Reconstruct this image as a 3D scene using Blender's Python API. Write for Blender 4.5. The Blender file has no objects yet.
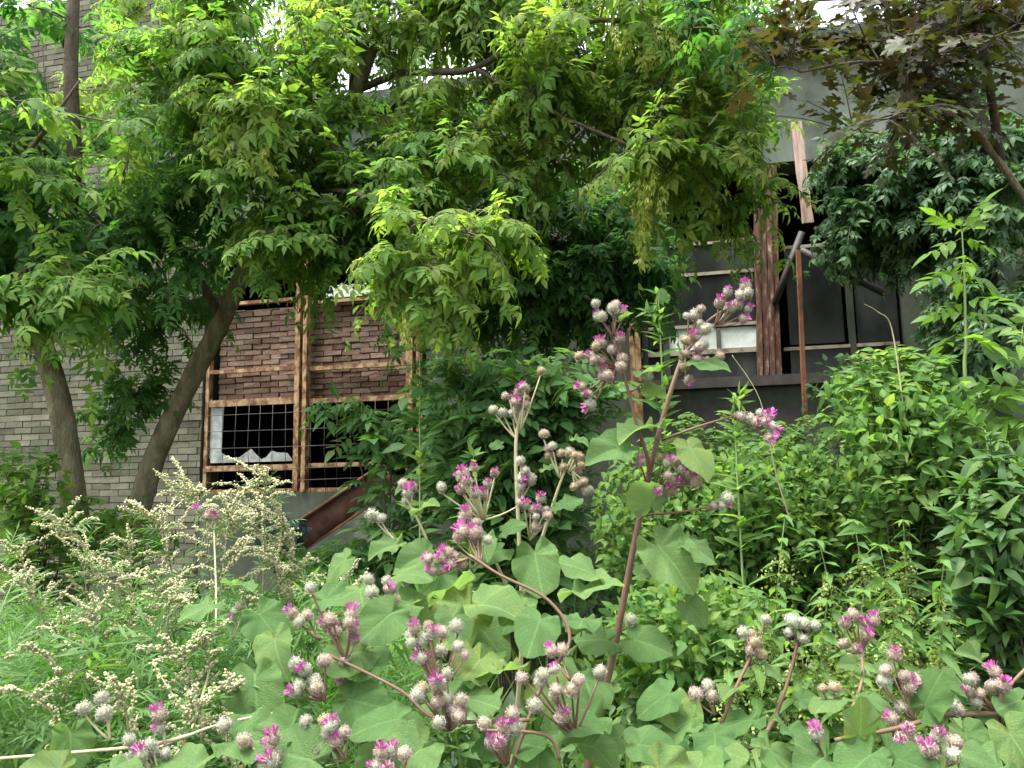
import bpy, math, random
import numpy as np
from mathutils import Vector, Matrix

random.seed(11)
rng = np.random.default_rng(11)
scene = bpy.context.scene
COL = scene.collection
V3 = Vector
UP = V3((0, 0, 1))
R = random.random
def U(a, b): return random.uniform(a, b)
def rad(a): return math.radians(a)

# ------------------------------------------------------------------ camera
FPX, PITCH, ROLL, CAMZ = 788.0, rad(7.5), rad(-1.0), 1.6
_r0, _u0 = V3((1, 0, 0)), V3((0, -math.sin(PITCH), math.cos(PITCH)))
FWD = V3((0, math.cos(PITCH), math.sin(PITCH)))
RIGHT = _r0 * math.cos(ROLL) + _u0 * math.sin(ROLL)
UPV = _u0 * math.cos(ROLL) - _r0 * math.sin(ROLL)
CAM = V3((0, 0, CAMZ))
cd = bpy.data.cameras.new("camera"); cam = bpy.data.objects.new("camera", cd); COL.objects.link(cam)
m = Matrix((RIGHT, UPV, -FWD)).transposed().to_4x4(); m.translation = CAM
cam.matrix_world = m
cd.sensor_width = 36; cd.lens = 36 * FPX / 1024; cd.clip_start = 0.05; cd.clip_end = 3000
scene.camera = cam
def ray(px, py): return FWD + RIGHT * ((px - 512) / FPX) - UPV * ((py - 384) / FPX)
def at(px, py, Y):
    d = ray(px, py); return CAM + d * (Y / d.y)

# ------------------------------------------------------------------ tagging helpers
def tag(o, label=None, cat=None, group=None, kind=None):
    if label: o["label"] = label
    if cat: o["category"] = cat
    if group: o["group"] = group
    if kind: o["kind"] = kind
    return o
def thing(name, loc, label, cat, group=None):
    o = bpy.data.objects.new(name, None); COL.objects.link(o); o.location = loc
    o.empty_display_size = .1
    return tag(o, label, cat, group)
def link(name, me, parent=None, loc=(0, 0, 0)):
    o = bpy.data.objects.new(name, me); COL.objects.link(o); o.location = loc
    if parent: o.parent = parent
    return o

# ------------------------------------------------------------------ mesh builder (numpy)
class T:                                            # a small template mesh
    def __init__(s, v, faces, uv):
        s.v = np.array(v, float).reshape(-1, 3); s.uv = np.array(uv, float).reshape(-1, 2)
        s.idx = np.array([i for f in faces for i in f], int); s.tot = np.array([len(f) for f in faces], int)
def merge(parts):                                   # [(T, 4x4 Matrix)]
    v, uv, idx, tot, n = [], [], [], [], 0
    for t, M in parts:
        A = np.array(M)
        v.append(t.v @ A[:3, :3].T + A[:3, 3]); uv.append(t.uv); idx.append(t.idx + n); tot.append(t.tot); n += len(t.v)
    r = T([], [], []); r.v = np.concatenate(v); r.uv = np.concatenate(uv); r.idx = np.concatenate(idx); r.tot = np.concatenate(tot)
    return r
class G:
    def __init__(s): s.v, s.uv, s.r, s.idx, s.tot, s.n = [], [], [], [], [], 0
    def raw(s, v, faces, uv=None, r=0.5):
        v = np.array([tuple(a) for a in v], float)
        s.v.append(v); s.uv.append(np.zeros((len(v), 2)) if uv is None else np.array(uv, float))
        s.r.append(np.full(len(v), r) if np.isscalar(r) else np.array(r, float))
        s.idx.append(np.array([i for f in faces for i in f], int) + s.n); s.tot.append(np.array([len(f) for f in faces], int)); s.n += len(v)
    def inst(s, t, P, M, S, rr):                    # P (m,3)  M (m,3,3) rows X,Y,Z   S (m,)  rr (m,)
        m_, k = len(P), len(t.v)
        if not m_: return
        v = np.einsum('kj,mjc->mkc', t.v, M) * S[:, None, None] + P[:, None, :]
        s.v.append(v.reshape(-1, 3)); s.uv.append(np.tile(t.uv, (m_, 1))); s.r.append(np.repeat(rr, k))
        s.idx.append((t.idx[None, :] + (np.arange(m_) * k)[:, None] + s.n).ravel()); s.tot.append(np.tile(t.tot, m_)); s.n += m_ * k
    def box(s, x0, x1, y0, y1, z0, z1, r=.5):
        v = [(x, y, z) for x in (x0, x1) for y in (y0, y1) for z in (z0, z1)]
        s.raw(v, [(0, 1, 3, 2), (4, 6, 7, 5), (0, 4, 5, 1), (2, 3, 7, 6), (0, 2, 6, 4), (1, 5, 7, 3)], r=r)
    def bar(s, a, b, w, h, upv=(0, 0, 1), r=.5, jit=0):      # oriented box from a to b
        a, b = V3(a), V3(b); d = (b - a).normalized(); x = d.cross(V3(upv))
        if x.length < 1e-4: x = V3((1, 0, 0))
        x.normalize(); z = x.cross(d)
        n = 6 if jit else 1; v, f = [], []
        for i in range(n + 1):
            c = a.lerp(b, i / n)
            for sx, sz in ((-1, -1), (1, -1), (1, 1), (-1, 1)):
                v.append(c + x * (sx * w / 2 + U(-jit, jit)) + z * (sz * h / 2 + U(-jit, jit)))
        for i in range(n):
            for k in range(4):
                q = (k + 1) % 4; f.append((i * 4 + k, i * 4 + q, i * 4 + 4 + q, i * 4 + 4 + k))
        f += [(3, 2, 1, 0), tuple(n * 4 + k for k in range(4))]
        s.raw(v, f, r=r)
    def tube(s, pts, radii, sides=6, r=.5, bump=0.0):
        pts = [V3(p) for p in pts]; n = len(pts); v, f, uv = [], [], []
        ref = V3((0.3, 0.9, 0.1)); L = 0
        for i, p in enumerate(pts):
            t = (pts[min(i + 1, n - 1)] - pts[max(i - 1, 0)])
            if t.length < 1e-7: t = V3((0, 0, 1))
            t.normalize(); x = t.cross(ref)
            if x.length < 1e-3: x = t.cross(V3((1, 0, 0)))
            x.normalize(); y = t.cross(x); ref = x.cross(t)
            if i: L += (p - pts[i - 1]).length
            for k in range(sides):
                a = 2 * math.pi * k / sides; rr = radii[i] * (1 + U(-bump, bump))
                v.append(p + x * (math.cos(a) * rr) + y * (math.sin(a) * rr)); uv.append((k / sides, L))
        for i in range(n - 1):
            for k in range(sides):
                q = (k + 1) % sides; f.append((i * sides + k, i * sides + q, (i + 1) * sides + q, (i + 1) * sides + k))
        f.append(tuple(range(sides))[::-1]); f.append(tuple((n - 1) * sides + k for k in range(sides)))
        s.raw(v, f, uv, r)
    def build(s, name, mat, parent=None, origin=None, smooth=True, me_only=False):
        me = bpy.data.meshes.new(name)
        v = np.concatenate(s.v); idx = np.concatenate(s.idx); tot = np.concatenate(s.tot); uv = np.concatenate(s.uv); rr = np.concatenate(s.r)
        if origin is None and parent is not None:
            o, q = V3((0, 0, 0)), parent
            while q is not None: o = o + q.location; q = q.parent
            origin = o
        if origin is not None: v = v - np.array(origin)
        me.vertices.add(len(v)); me.vertices.foreach_set("co", v.astype(np.float32).ravel())
        me.loops.add(len(idx)); me.loops.foreach_set("vertex_index", idx.astype(np.int32))
        me.polygons.add(len(tot)); me.polygons.foreach_set("loop_start", np.concatenate(([0], np.cumsum(tot)[:-1])).astype(np.int32))
        try: me.polygons.foreach_set("loop_total", tot.astype(np.int32))
        except Exception: pass
        me.polygons.foreach_set("use_smooth", np.full(len(tot), smooth))
        ul = me.uv_layers.new(name="UVMap"); ul.data.foreach_set("uv", uv[idx].astype(np.float32).ravel())
        at_ = me.attributes.new("rnd", 'FLOAT', 'POINT'); at_.data.foreach_set("value", rr.astype(np.float32))
        me.update(calc_edges=True)
        me.materials.append(mat)
        if me_only: return me
        return link(name, me, parent)

class Leaves:                                       # collects leaf placements, flushes them into a G
    def __init__(s): s.d = {}
    def add(s, t, p, d, n, size, r=None):
        s.d.setdefault(id(t), (t, []))[1].append((*p, *d, *n, size, R() if r is None else r))
    def into(s, g):
        for t, L in s.d.values():
            A = np.array(L); Y = A[:, 3:6]; Y /= np.linalg.norm(Y, axis=1)[:, None] + 1e-9
            X = np.cross(Y, A[:, 6:9]); X /= np.linalg.norm(X, axis=1)[:, None] + 1e-9
            g.inst(t, A[:, 0:3], np.stack([X, Y, np.cross(X, Y)], 1), A[:, 9], A[:, 10])
        return g
    def count(s): return sum(len(L) for _, L in s.d.values())

# ------------------------------------------------------------------ leaf templates (unit length along +Y, normal +Z)
def leaflet(w=.42, n=4, droop=.15, fold=.25, teeth=0.0, peak=.38, twist=0.0):
    v, uv, f = [], [], []
    def prof(t): return w / 2 * (math.sin(math.pi * t ** (math.log(.5) / math.log(peak)))) ** .85 * (1 - .25 * t)
    mid = []
    for i in range(n + 1):
        t = i / n; mid.append(len(v)); v.append((0, t, -droop * t * t)); uv.append((0, t))
    sides = []
    for sg in (-1, 1):
        a = []
        for i in range(1, n):
            t = i / n - .02; x = prof(i / n) * (1 + U(-teeth, teeth)); a.append(len(v))
            v.append((sg * x, t + U(-teeth, teeth) * .12, -droop * t * t + fold * x + twist * sg * x)); uv.append((sg, t))
        sides.append(a)
    for sg, a in zip((-1, 1), sides):
        ch = [mid[0]] + a + [mid[n]]
        for i in range(n):
            q = [mid[i], mid[i + 1], ch[i + 1], ch[i]] if 0 < i < n - 1 else ([mid[0], mid[1], ch[1]] if i == 0 else [mid[i], mid[n], ch[i]])
            f.append(q if sg < 0 else q[::-1])
    return T(v, f, uv)
def stalk(L, w=.012, droop=0):
    return T([(-w, 0, 0), (w, 0, 0), (w, L, -droop), (-w, L, -droop)], [(0, 1, 2, 3)], [(0, .1)] * 4)
def TR(x=0, y=0, z=0, rz=0, rx=0, ry=0, s=1):
    return Matrix.Translation((x, y, z)) @ Matrix.Rotation(rad(rz), 4, 'Z') @ Matrix.Rotation(rad(ry), 4, 'Y') @ Matrix.Rotation(rad(rx), 4, 'X') @ Matrix.Scale(s, 4)
def compound(pairs=2, s=.5, w=.45, droop=.35, base=.25, teeth=.12, ang=58, n=4, fold=.2):
    P = []
    def z(y): return -droop * y * y
    P.append((stalk(.62, .007, droop * .36), Matrix()))
    for k in range(pairs):
        y = base + (.62 - base) * k / max(1, pairs - .35)
        for sg in (-1, 1):
            P.append((leaflet(w, n, U(.1, .3), fold, teeth), TR(0, y, z(y), -sg * (ang + U(-10, 10)), U(-28, -5), U(-15, 15), s * U(.85, 1.08) * (1 - .08 * k))))
    P.append((leaflet(w * 1.05, n, U(.1, .3), fold, teeth), TR(0, .6, z(.6), U(-6, 6), U(-38, -15), U(-10, 10), s * 1.12)))
    return merge(P)
def palmate(lobes=5, size=1, deep=.45, cup=.12):     # a maple leaf with pointed lobes
    v, uv, pts = [(0, 0, 0)], [(0, .3)], []
    angs = np.linspace(-125, 125, lobes)
    for i, a in enumerate(angs):
        L = (.95 - .0028 * abs(a)) * U(.95, 1.05); h = 250 / (lobes - 1) / 2
        for da, fr in ((-h * .95, deep * 1.05), (-h * .62, .68), (-h * .55, .82), (-8, .84), (0, 1), (8, .84), (h * .55, .82), (h * .62, .68)):
            pts.append((a + da, fr * L))
    pts.append((125 + 22, .3))
    for a, r in pts:
        x, y = math.sin(rad(a)) * r * .62, math.cos(rad(a)) * r * .62
        v.append((x, y + .05, cup * abs(x) - .2 * y * abs(y) + U(-.02, .02))); uv.append((math.sin(rad(a)), .5))
    f = [(0, i + 1, i) for i in range(1, len(pts))]
    P = [(stalk(.5, .008), TR(0, -.5, .0)), (T(v, f, uv), Matrix())]
    return merge([(t, Matrix.Translation((0, .5, 0)) @ M) for t, M in P])
def fan5(w=.42, s=.75):                              # five leaflets from one point
    P = [(stalk(.3, .01), Matrix())]
    for a, k in ((-100, .6), (-50, .85), (0, 1), (50, .85), (100, .6)):
        P.append((leaflet(w, 4, U(.15, .35), .2, .12), TR(0, .3, 0, a + U(-8, 8), U(-40, -10), 0, s * k)))
    return merge(P)
def feather(n=4, w=.1, s=.5):                        # mugwort: narrow pinnate lobes
    P = [(stalk(.75, .012, .12), Matrix())]
    for k in range(n):
        y = .2 + .5 * k / n
        for sg in (-1, 1):
            P.append((leaflet(w, 2, .15, .1, 0), TR(0, y, -.2 * y * y, -sg * U(35, 60), U(-25, 5), 0, s * U(.7, 1.1) * (1 - .12 * k))))
    P.append((leaflet(w, 2, .2, .1, 0), TR(0, .68, -.1, U(-8, 8), -15, 0, s * .8)))
    return merge(P)
def heart(seed=0, rings=5, seg=44, wave=.07, droop=.25, fold=.16):   # burdock blade: heart shape with a wavy margin
    rs = random.Random(seed); v, uv, f = [(0, 0, 0)], [(0, 0)], []
    key = [(0, 1.0), (8, .96), (18, .89), (32, .8), (50, .68), (75, .57), (100, .5), (130, .46), (150, .41), (166, .27), (180, .1)]
    ph, k1, k2 = rs.uniform(0, 6.28), rs.choice((5, 6, 7)), rs.choice((9, 11))
    for i in range(1, rings + 1):
        q = i / rings
        for j in range(seg):
            a = -180 + 360 * j / seg
            r = np.interp(abs(a), [k[0] for k in key], [k[1] for k in key]) * (1 + (rs.uniform(-.025, .02) if i == rings else 0))
            x, y = math.sin(rad(a)) * r * q, math.cos(rad(a)) * r * q
            z = fold * abs(x) - droop * (y * abs(y)) * .8 - .15 * x * x + wave * q * q * (math.sin(k1 * rad(a) + ph) + .5 * math.sin(k2 * rad(a) + 2 * ph))
            v.append((x, y, z)); uv.append((x, y))
    for j in range(seg - 1 if False else seg):
        q = (j + 1) % seg; f.append((0, 1 + q, 1 + j))
        for i in range(rings - 1):
            b = 1 + i * seg; f.append((b + j, b + q, b + seg + q, b + seg + j))
    b0 = len(v); P = [(0, -.02, -.012), (0, -.16, -.09), (0, -.3, -.26), (0, -.36, -.5)]
    for k, p in enumerate(P):
        for dx, dz in ((-.018, 0), (.018, 0), (0, -.022)): v.append((p[0] + dx, p[1], p[2] + dz)); uv.append((0, 0))
    for k in range(3):
        for c in range(3): d = (c + 1) % 3; f.append((b0 + k * 3 + c, b0 + k * 3 + d, b0 + k * 3 + 3 + d, b0 + k * 3 + 3 + c))
    return T(v, f, uv)

ELDER = [compound(2, .46, .4, U(.1, .4), .25, .26, n=5) for _ in range(6)] + [compound(1, .56, .46, .3, .4, .26, n=5) for _ in range(2)]
ASH = [compound(3, .36, .42, U(.1, .4), .2, .06, 62) for _ in range(5)]
ASHW = [compound(3, .4, .5, U(.5, 1.0), .2, .06, 66) for _ in range(6)]
CREEP = [fan5() for _ in range(3)] + [compound(2, .42, .5, .3) for _ in range(3)]
MAPLE = [palmate(cup=U(-.1, .2)) for _ in range(4)]
OVATE = [leaflet(.62, 4, U(.1, .4), U(.1, .3), .08, .36) for _ in range(5)]
LANCE = [leaflet(.36, 6, U(.15, .5), U(.1, .3), .22, .3) for _ in range(5)]
BROAD = [leaflet(.5, 5, U(.2, .5), .15, .06, .42) for _ in range(5)]
FEATH = [feather(random.choice((2, 3)), U(.13, .2), .6) for _ in range(6)]
BLADE = [leaflet(.05, 4, U(.2, .7), .1, 0, .3) for _ in range(4)]
HEARTS = [heart(i, wave=U(.05, .12), droop=U(.1, .7), fold=U(.05, .45)) for i in range(10)]

# ------------------------------------------------------------------ materials
def newmat(name):
    m = bpy.data.materials.new(name); m.use_nodes = True; nt = m.node_tree
    return m, nt, nt.nodes, nt.links, nt.nodes["Principled BSDF"], nt.nodes["Material Output"]
def ramp(N, stops, interp='LINEAR'):
    r = N.new("ShaderNodeValToRGB"); r.color_ramp.interpolation = interp; e = r.color_ramp.elements
    while len(e) < len(stops): e.new(.5)
    for k, (p, c) in enumerate(stops): e[k].position = p; e[k].color = (*c, 1)
    return r
def math_(N, L, op, a, b=None):
    n = N.new("ShaderNodeMath"); n.operation = op
    for i, q in enumerate((a, b)):
        if q is None: continue
        if isinstance(q, (int, float)): n.inputs[i].default_value = q
        else: L.new(q, n.inputs[i])
    return n.outputs[0]
def mixc(N, L, fac, a, b, mode='MIX'):
    n = N.new("ShaderNodeMix"); n.data_type = 'RGBA'; n.blend_type = mode
    for i, q in ((0, fac), (6, a), (7, b)):
        if isinstance(q, (int, float)): n.inputs[i].default_value = q
        elif isinstance(q, tuple): n.inputs[i].default_value = (*q, 1)
        else: L.new(q, n.inputs[i])
    return n.outputs[2]
def noise(N, L, scale, detail=4, coord='Object', rough=.6, vec=None):
    n = N.new("ShaderNodeTexNoise"); n.inputs["Scale"].default_value = scale; n.inputs["Detail"].default_value = detail; n.inputs["Roughness"].default_value = rough
    if vec is None:
        tc = N.new("ShaderNodeTexCoord"); vec = tc.outputs[coord]
    L.new(vec, n.inputs["Vector"]); return n
def leafmat(name, cols, trans=.4, tgain=(1.85, 1.9, .85), rough=.5, spec=.35, vein=0, back=None, spots=0.0):
    m, nt, N, L, P, O = newmat(name)
    a = N.new("ShaderNodeAttribute"); a.attribute_name = "rnd"
    nz = noise(N, L, 2.3, 3)
    f = math_(N, L, 'ADD', math_(N, L, 'MULTIPLY', a.outputs["Fac"], .72), math_(N, L, 'MULTIPLY', math_(N, L, 'SUBTRACT', nz.outputs["Fac"], .36), 1.0))
    rp = ramp(N, [(i / (len(cols) - 1), c) for i, c in enumerate(cols)]); L.new(f, rp.inputs[0])
    c = rp.outputs[0]
    n2 = noise(N, L, 55, 2)
    c = mixc(N, L, math_(N, L, 'MULTIPLY', n2.outputs["Fac"], .35), c, mixc(N, L, 1.0, c, (.6, .62, .5), 'MULTIPLY'))
    if vein:
        uv = N.new("ShaderNodeUVMap"); uv.uv_map = "UVMap"; s = N.new("ShaderNodeSeparateXYZ"); L.new(uv.outputs[0], s.inputs[0])
        au = math_(N, L, 'ABSOLUTE', s.outputs[0])
        mid = math_(N, L, 'LESS_THAN', au, .022 if vein == 2 else .1)
        w = math_(N, L, 'SUBTRACT', math_(N, L, 'MULTIPLY', s.outputs[1], 7.0 if vein == 2 else 6.0), math_(N, L, 'MULTIPLY', au, 7.0 if vein == 2 else 2.2))
        w = math_(N, L, 'ADD', w, math_(N, L, 'MULTIPLY', noise(N, L, 18, 2).outputs["Fac"], .9))
        fr = math_(N, L, 'FRACT', w)
        lat = math_(N, L, 'LESS_THAN', fr, .13)
        vv = math_(N, L, 'MULTIPLY', math_(N, L, 'MAXIMUM', mid, math_(N, L, 'MULTIPLY', lat, .6)), .55)
        c = mixc(N, L, vv, c, mixc(N, L, 1.0, c, (1.75, 1.6, 1.7), 'MULTIPLY'))
        bp = N.new("ShaderNodeBump"); bp.inputs["Strength"].default_value = .8; bp.inputs["Distance"].default_value = .008 if vein == 2 else .004
        hh = math_(N, L, 'ADD', math_(N, L, 'MULTIPLY', vv, -1.0), noise(N, L, 40, 3).outputs["Fac"]); L.new(hh, bp.inputs["Height"]); L.new(bp.outputs[0], P.inputs["Normal"])
    if spots:
        n3 = noise(N, L, 30, 2); st = ramp(N, [(.6, (0, 0, 0)), (.66, (1, 1, 1))]); L.new(n3.outputs["Fac"], st.inputs[0])
        c = mixc(N, L, math_(N, L, 'MULTIPLY', st.outputs[0], spots), c, (.16, .1, .03))
    if back:
        g = N.new("ShaderNodeNewGeometry"); c = mixc(N, L, math_(N, L, 'MULTIPLY', g.outputs["Backfacing"], .7), c, back)
    L.new(c, P.inputs["Base Color"]); P.inputs["Roughness"].default_value = rough; P.inputs["Specular IOR Level"].default_value = spec
    tr = N.new("ShaderNodeBsdfTranslucent"); L.new(mixc(N, L, 1.0, c, tgain, 'MULTIPLY'), tr.inputs["Color"])
    ms = N.new("ShaderNodeMixShader"); ms.inputs[0].default_value = trans; L.new(P.outputs[0], ms.inputs[1]); L.new(tr.outputs[0], ms.inputs[2]); L.new(ms.outputs[0], O.inputs[0])
    return m
def surf(name, stops, scale=6, rough=.85, bump=.5, bdist=.01, detail=6, attr=0.0, stretch=None, spec=.3, second=None):
    m, nt, N, L, P, O = newmat(name)
    tc = N.new("ShaderNodeTexCoord"); vec = tc.outputs["Object"]
    if stretch:
        mp = N.new("ShaderNodeMapping"); mp.inputs["Scale"].default_value = stretch; L.new(vec, mp.inputs[0]); vec = mp.outputs[0]
    nz = noise(N, L, scale, detail, vec=vec, rough=.65); f = nz.outputs["Fac"]
    if attr:
        a = N.new("ShaderNodeAttribute"); a.attribute_name = "rnd"
        f = math_(N, L, 'ADD', math_(N, L, 'MULTIPLY', f, 1 - attr * .5), math_(N, L, 'MULTIPLY', math_(N, L, 'SUBTRACT', a.outputs["Fac"], .25), attr))
    rp = ramp(N, stops); L.new(f, rp.inputs[0]); c = rp.outputs[0]
    if second:
        sc_, col, lo, hi = second
        n2 = noise(N, L, sc_, 5); r2 = ramp(N, [(lo, (0, 0, 0)), (hi, (1, 1, 1))]); L.new(n2.outputs["Fac"], r2.inputs[0]); c = mixc(N, L, r2.outputs[0], c, col)
    L.new(c, P.inputs["Base Color"]); P.inputs["Roughness"].default_value = rough; P.inputs["Specular IOR Level"].default_value = spec
    bp = N.new("ShaderNodeBump"); bp.inputs["Strength"].default_value = bump; bp.inputs["Distance"].default_value = bdist
    L.new(noise(N, L, scale * 5, 5, vec=vec).outputs["Fac"], bp.inputs["Height"]); L.new(bp.outputs[0], P.inputs["Normal"])
    return m

M = {}
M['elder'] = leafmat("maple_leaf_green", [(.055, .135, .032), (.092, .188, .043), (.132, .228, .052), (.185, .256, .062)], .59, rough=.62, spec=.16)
M['elder_dark'] = leafmat("maple_leaf_deep_shade", [(.036, .11, .034), (.06, .155, .044), (.092, .195, .052)], .57, rough=.62, spec=.16)  # darker copy of the leaf green, with shade put into the colour
M['elder_bright'] = leafmat("maple_leaf_yellow_backlit", [(.08, .166, .034), (.12, .21, .046), (.165, .246, .055), (.22, .266, .07)], .59, rough=.62, spec=.16)  # lighter yellow-green copy, with sky glow through the leaves put into the colour
M['samara'] = leafmat("samara_yellow", [(.2, .29, .05), (.3, .37, .07), (.38, .4, .1)], .5, (1.5, 1.5, .8))
M['creeper'] = leafmat("creeper_leaf", [(.03, .085, .032), (.05, .12, .042), (.075, .155, .05)], .4, rough=.5, spec=.35)
M['maroon'] = leafmat("maroon_leaf", [(.045, .032, .02), (.048, .044, .022), (.05, .066, .025), (.055, .09, .028)], .38, (1.7, 1.6, .55))
M['ash'] = leafmat("sapling_leaf", [(.05, .12, .025), (.09, .18, .03), (.13, .23, .035)], .42, vein=1)
M['ash_deep'] = leafmat("shrub_leaf", [(.045, .12, .036), (.075, .165, .05), (.11, .2, .062)], .42, vein=1, rough=.55, spec=.25)
M['vine'] = leafmat("vine_leaf", [(.05, .125, .034), (.085, .18, .046), (.12, .215, .056), (.17, .24, .06)], .48, rough=.6, spec=.2, vein=1)
M['nettle'] = leafmat("nettle_leaf", [(.06, .14, .036), (.095, .19, .05), (.13, .22, .06)], .42, vein=1, rough=.6)
M['catkin'] = leafmat("nettle_flower", [(.26, .33, .1), (.38, .42, .16)], .35)
M['burdock'] = leafmat("burdock_leaf", [(.075, .172, .053), (.112, .225, .076), (.15, .262, .09), (.215, .29, .075)], .36, (1.45, 1.6, .6), .62, .25, 2, (.17, .25, .14), .6)
M['mugwort'] = leafmat("mugwort_leaf", [(.045, .125, .03), (.075, .165, .042), (.11, .2, .06)], .38, rough=.65)
M['plume'] = leafmat("mugwort_plume", [(.33, .38, .19), (.5, .51, .3), (.64, .6, .42)], .3, (1.1, 1.1, .9), .8, .1)
M['weeds'] = leafmat("undergrowth_leaf", [(.022, .065, .018), (.04, .1, .025), (.06, .13, .03), (.09, .16, .035)], .34)
M['grass'] = leafmat("grass_blade", [(.04, .1, .02), (.08, .16, .03), (.16, .2, .06)], .35)
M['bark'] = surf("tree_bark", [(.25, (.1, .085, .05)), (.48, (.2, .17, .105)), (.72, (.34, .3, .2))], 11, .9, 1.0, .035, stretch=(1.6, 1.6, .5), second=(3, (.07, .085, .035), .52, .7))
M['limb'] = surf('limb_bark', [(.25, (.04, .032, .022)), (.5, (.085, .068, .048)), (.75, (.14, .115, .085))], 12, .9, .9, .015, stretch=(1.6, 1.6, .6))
M['twig'] = surf("twig_bark", [(.3, (.05, .04, .028)), (.7, (.1, .085, .06))], 14, .85, .3)
M['greenstem'] = surf("green_stem", [(.3, (.12, .2, .06)), (.7, (.2, .26, .1))], 12, .6, .2, .002)
M['redstem'] = surf("burdock_stem", [(.3, (.085, .045, .032)), (.5, (.13, .075, .05)), (.7, (.16, .14, .07))], 7, .65, .3, .002, stretch=(1, 1, .4))
M['palestem'] = surf("pale_burdock_stem", [(.3, (.25, .25, .13)), (.55, (.34, .31, .19)), (.75, (.3, .2, .13))], 7, .7, .3, .002)
M['soil'] = surf("soil", [(.3, (.035, .028, .018)), (.55, (.06, .05, .03)), (.75, (.05, .06, .025))], 3, .95, .8, .04)
M['brick'] = surf("silicate_brick", [(.15, (.035, .036, .022)), (.45, (.08, .079, .053)), (.8, (.15, .144, .106))], 5, .9, .5, .006, attr=.45, second=(1.3, (.06, .075, .04), .48, .72))
M['mortar'] = surf("grey_mortar", [(.3, (.045, .044, .036)), (.7, (.085, .08, .066))], 8, .95)
M['redbrick'] = surf("brown_brick", [(.15, (.075, .046, .032)), (.45, (.15, .096, .07)), (.8, (.25, .175, .135))], 8, .9, .8, .012, attr=.5, second=(4, (.1, .07, .055), .55, .75))
M['concrete'] = surf("stained_concrete", [(.25, (.045, .06, .042)), (.42, (.095, .115, .088)), (.55, (.15, .17, .137)), (.7, (.25, .265, .225))], 1.3, .9, .6, .01, 9, stretch=(1, 1, .35), second=(2.2, (.06, .075, .05), .5, .66))
M['dullconcrete'] = surf("grimy_concrete", [(.25, (.02, .027, .018)), (.45, (.048, .058, .042)), (.6, (.08, .09, .07)), (.75, (.15, .158, .13))], 1.7, .9, .6, .01, 9, stretch=(1, 1, .3), second=(3, (.035, .042, .028), .5, .7))
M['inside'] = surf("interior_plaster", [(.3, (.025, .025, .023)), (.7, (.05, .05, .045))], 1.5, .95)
M['roofedge'] = surf("roof_felt", [(.3, (.02, .02, .022)), (.7, (.05, .05, .05))], 6, .8)
M['rustpaint'] = surf("rusty_cream_paint", [(.3, (.06, .028, .016)), (.45, (.15, .07, .032)), (.55, (.3, .2, .1)), (.75, (.42, .34, .2))], 9, .75, .7, .004, stretch=(1.6, 1.6, 1))
M['rust'] = surf("rust", [(.3, (.07, .028, .016)), (.5, (.16, .065, .035)), (.75, (.24, .12, .07))], 6, .85, .6, .006)
M['rustred'] = surf("red_rust", [(.3, (.06, .027, .02)), (.45, (.11, .05, .035)), (.58, (.16, .085, .06)), (.75, (.2, .14, .11))], 6, .85, .6, .006)
M['darksteel'] = surf("dark_steel", [(.3, (.02, .018, .018)), (.7, (.055, .045, .04))], 8, .6, .3, .003, spec=.4)
M['wood'] = surf("weathered_wood", [(.3, (.22, .13, .095)), (.5, (.36, .25, .2)), (.75, (.5, .42, .36))], 6, .9, .6, .006, stretch=(4, 4, .5))
M['white'] = surf("white_and_skylit_glass", [(.3, (.36, .41, .38)), (.55, (.58, .63, .6)), (.7, (.7, .74, .72))], 7, .35, .1, .002, spec=.5)  # white glass; on the right window its paleness paints sky light
M['dirtyglass'] = surf("dirty_glass", [(.3, (.008, .01, .009)), (.5, (.02, .023, .02)), (.62, (.036, .04, .036)), (.75, (.07, .075, .07))], 2.6, .3, .1, .002, 9, spec=.22, stretch=(1, 1, .5))
M['bluegrey'] = surf("blue_grey_rubble", [(.3, (.03, .038, .046)), (.7, (.075, .09, .1))], 7, .8, .6, .01)

# ------------------------------------------------------------------ world, sun, view
SUN_EL, SUN_ROT = rad(72), rad(245)
w = bpy.data.worlds.new("World"); scene.world = w; w.use_nodes = True
N, L = w.node_tree.nodes, w.node_tree.links
sky = N.new("ShaderNodeTexSky"); sky.sky_type = 'NISHITA'; sky.sun_disc = False; sky.sun_elevation = SUN_EL; sky.sun_rotation = SUN_ROT
sky.dust_density = 4.0; sky.air_density = 1.2; sky.ozone_density = 1.0
hs = N.new("ShaderNodeHueSaturation"); hs.inputs["Saturation"].default_value = .25
L.new(sky.outputs[0], hs.inputs["Color"]); L.new(hs.outputs[0], N["Background"].inputs[0]); N["Background"].inputs[1].default_value = .15
sl = bpy.data.lights.new("sun", 'SUN'); sl.energy = 2.0; sl.angle = rad(24); sl.color = (1, .975, .87)
so = bpy.data.objects.new("sun", sl); COL.objects.link(so)
sd = V3((math.sin(SUN_ROT) * math.cos(SUN_EL), math.cos(SUN_ROT) * math.cos(SUN_EL), math.sin(SUN_EL)))
so.rotation_euler = sd.to_track_quat('Z', 'Y').to_euler(); so.location = (0, -3, 12)
vs = scene.view_settings; vs.view_transform = 'Standard'; vs.look = 'None'; vs.gamma = 1; vs.exposure = 2.2; vs.use_curve_mapping = False
scene.cycles.max_bounces = 10; scene.cycles.transmission_bounces = 6; scene.cycles.diffuse_bounces = 6; scene.cycles.use_denoising = True

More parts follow.
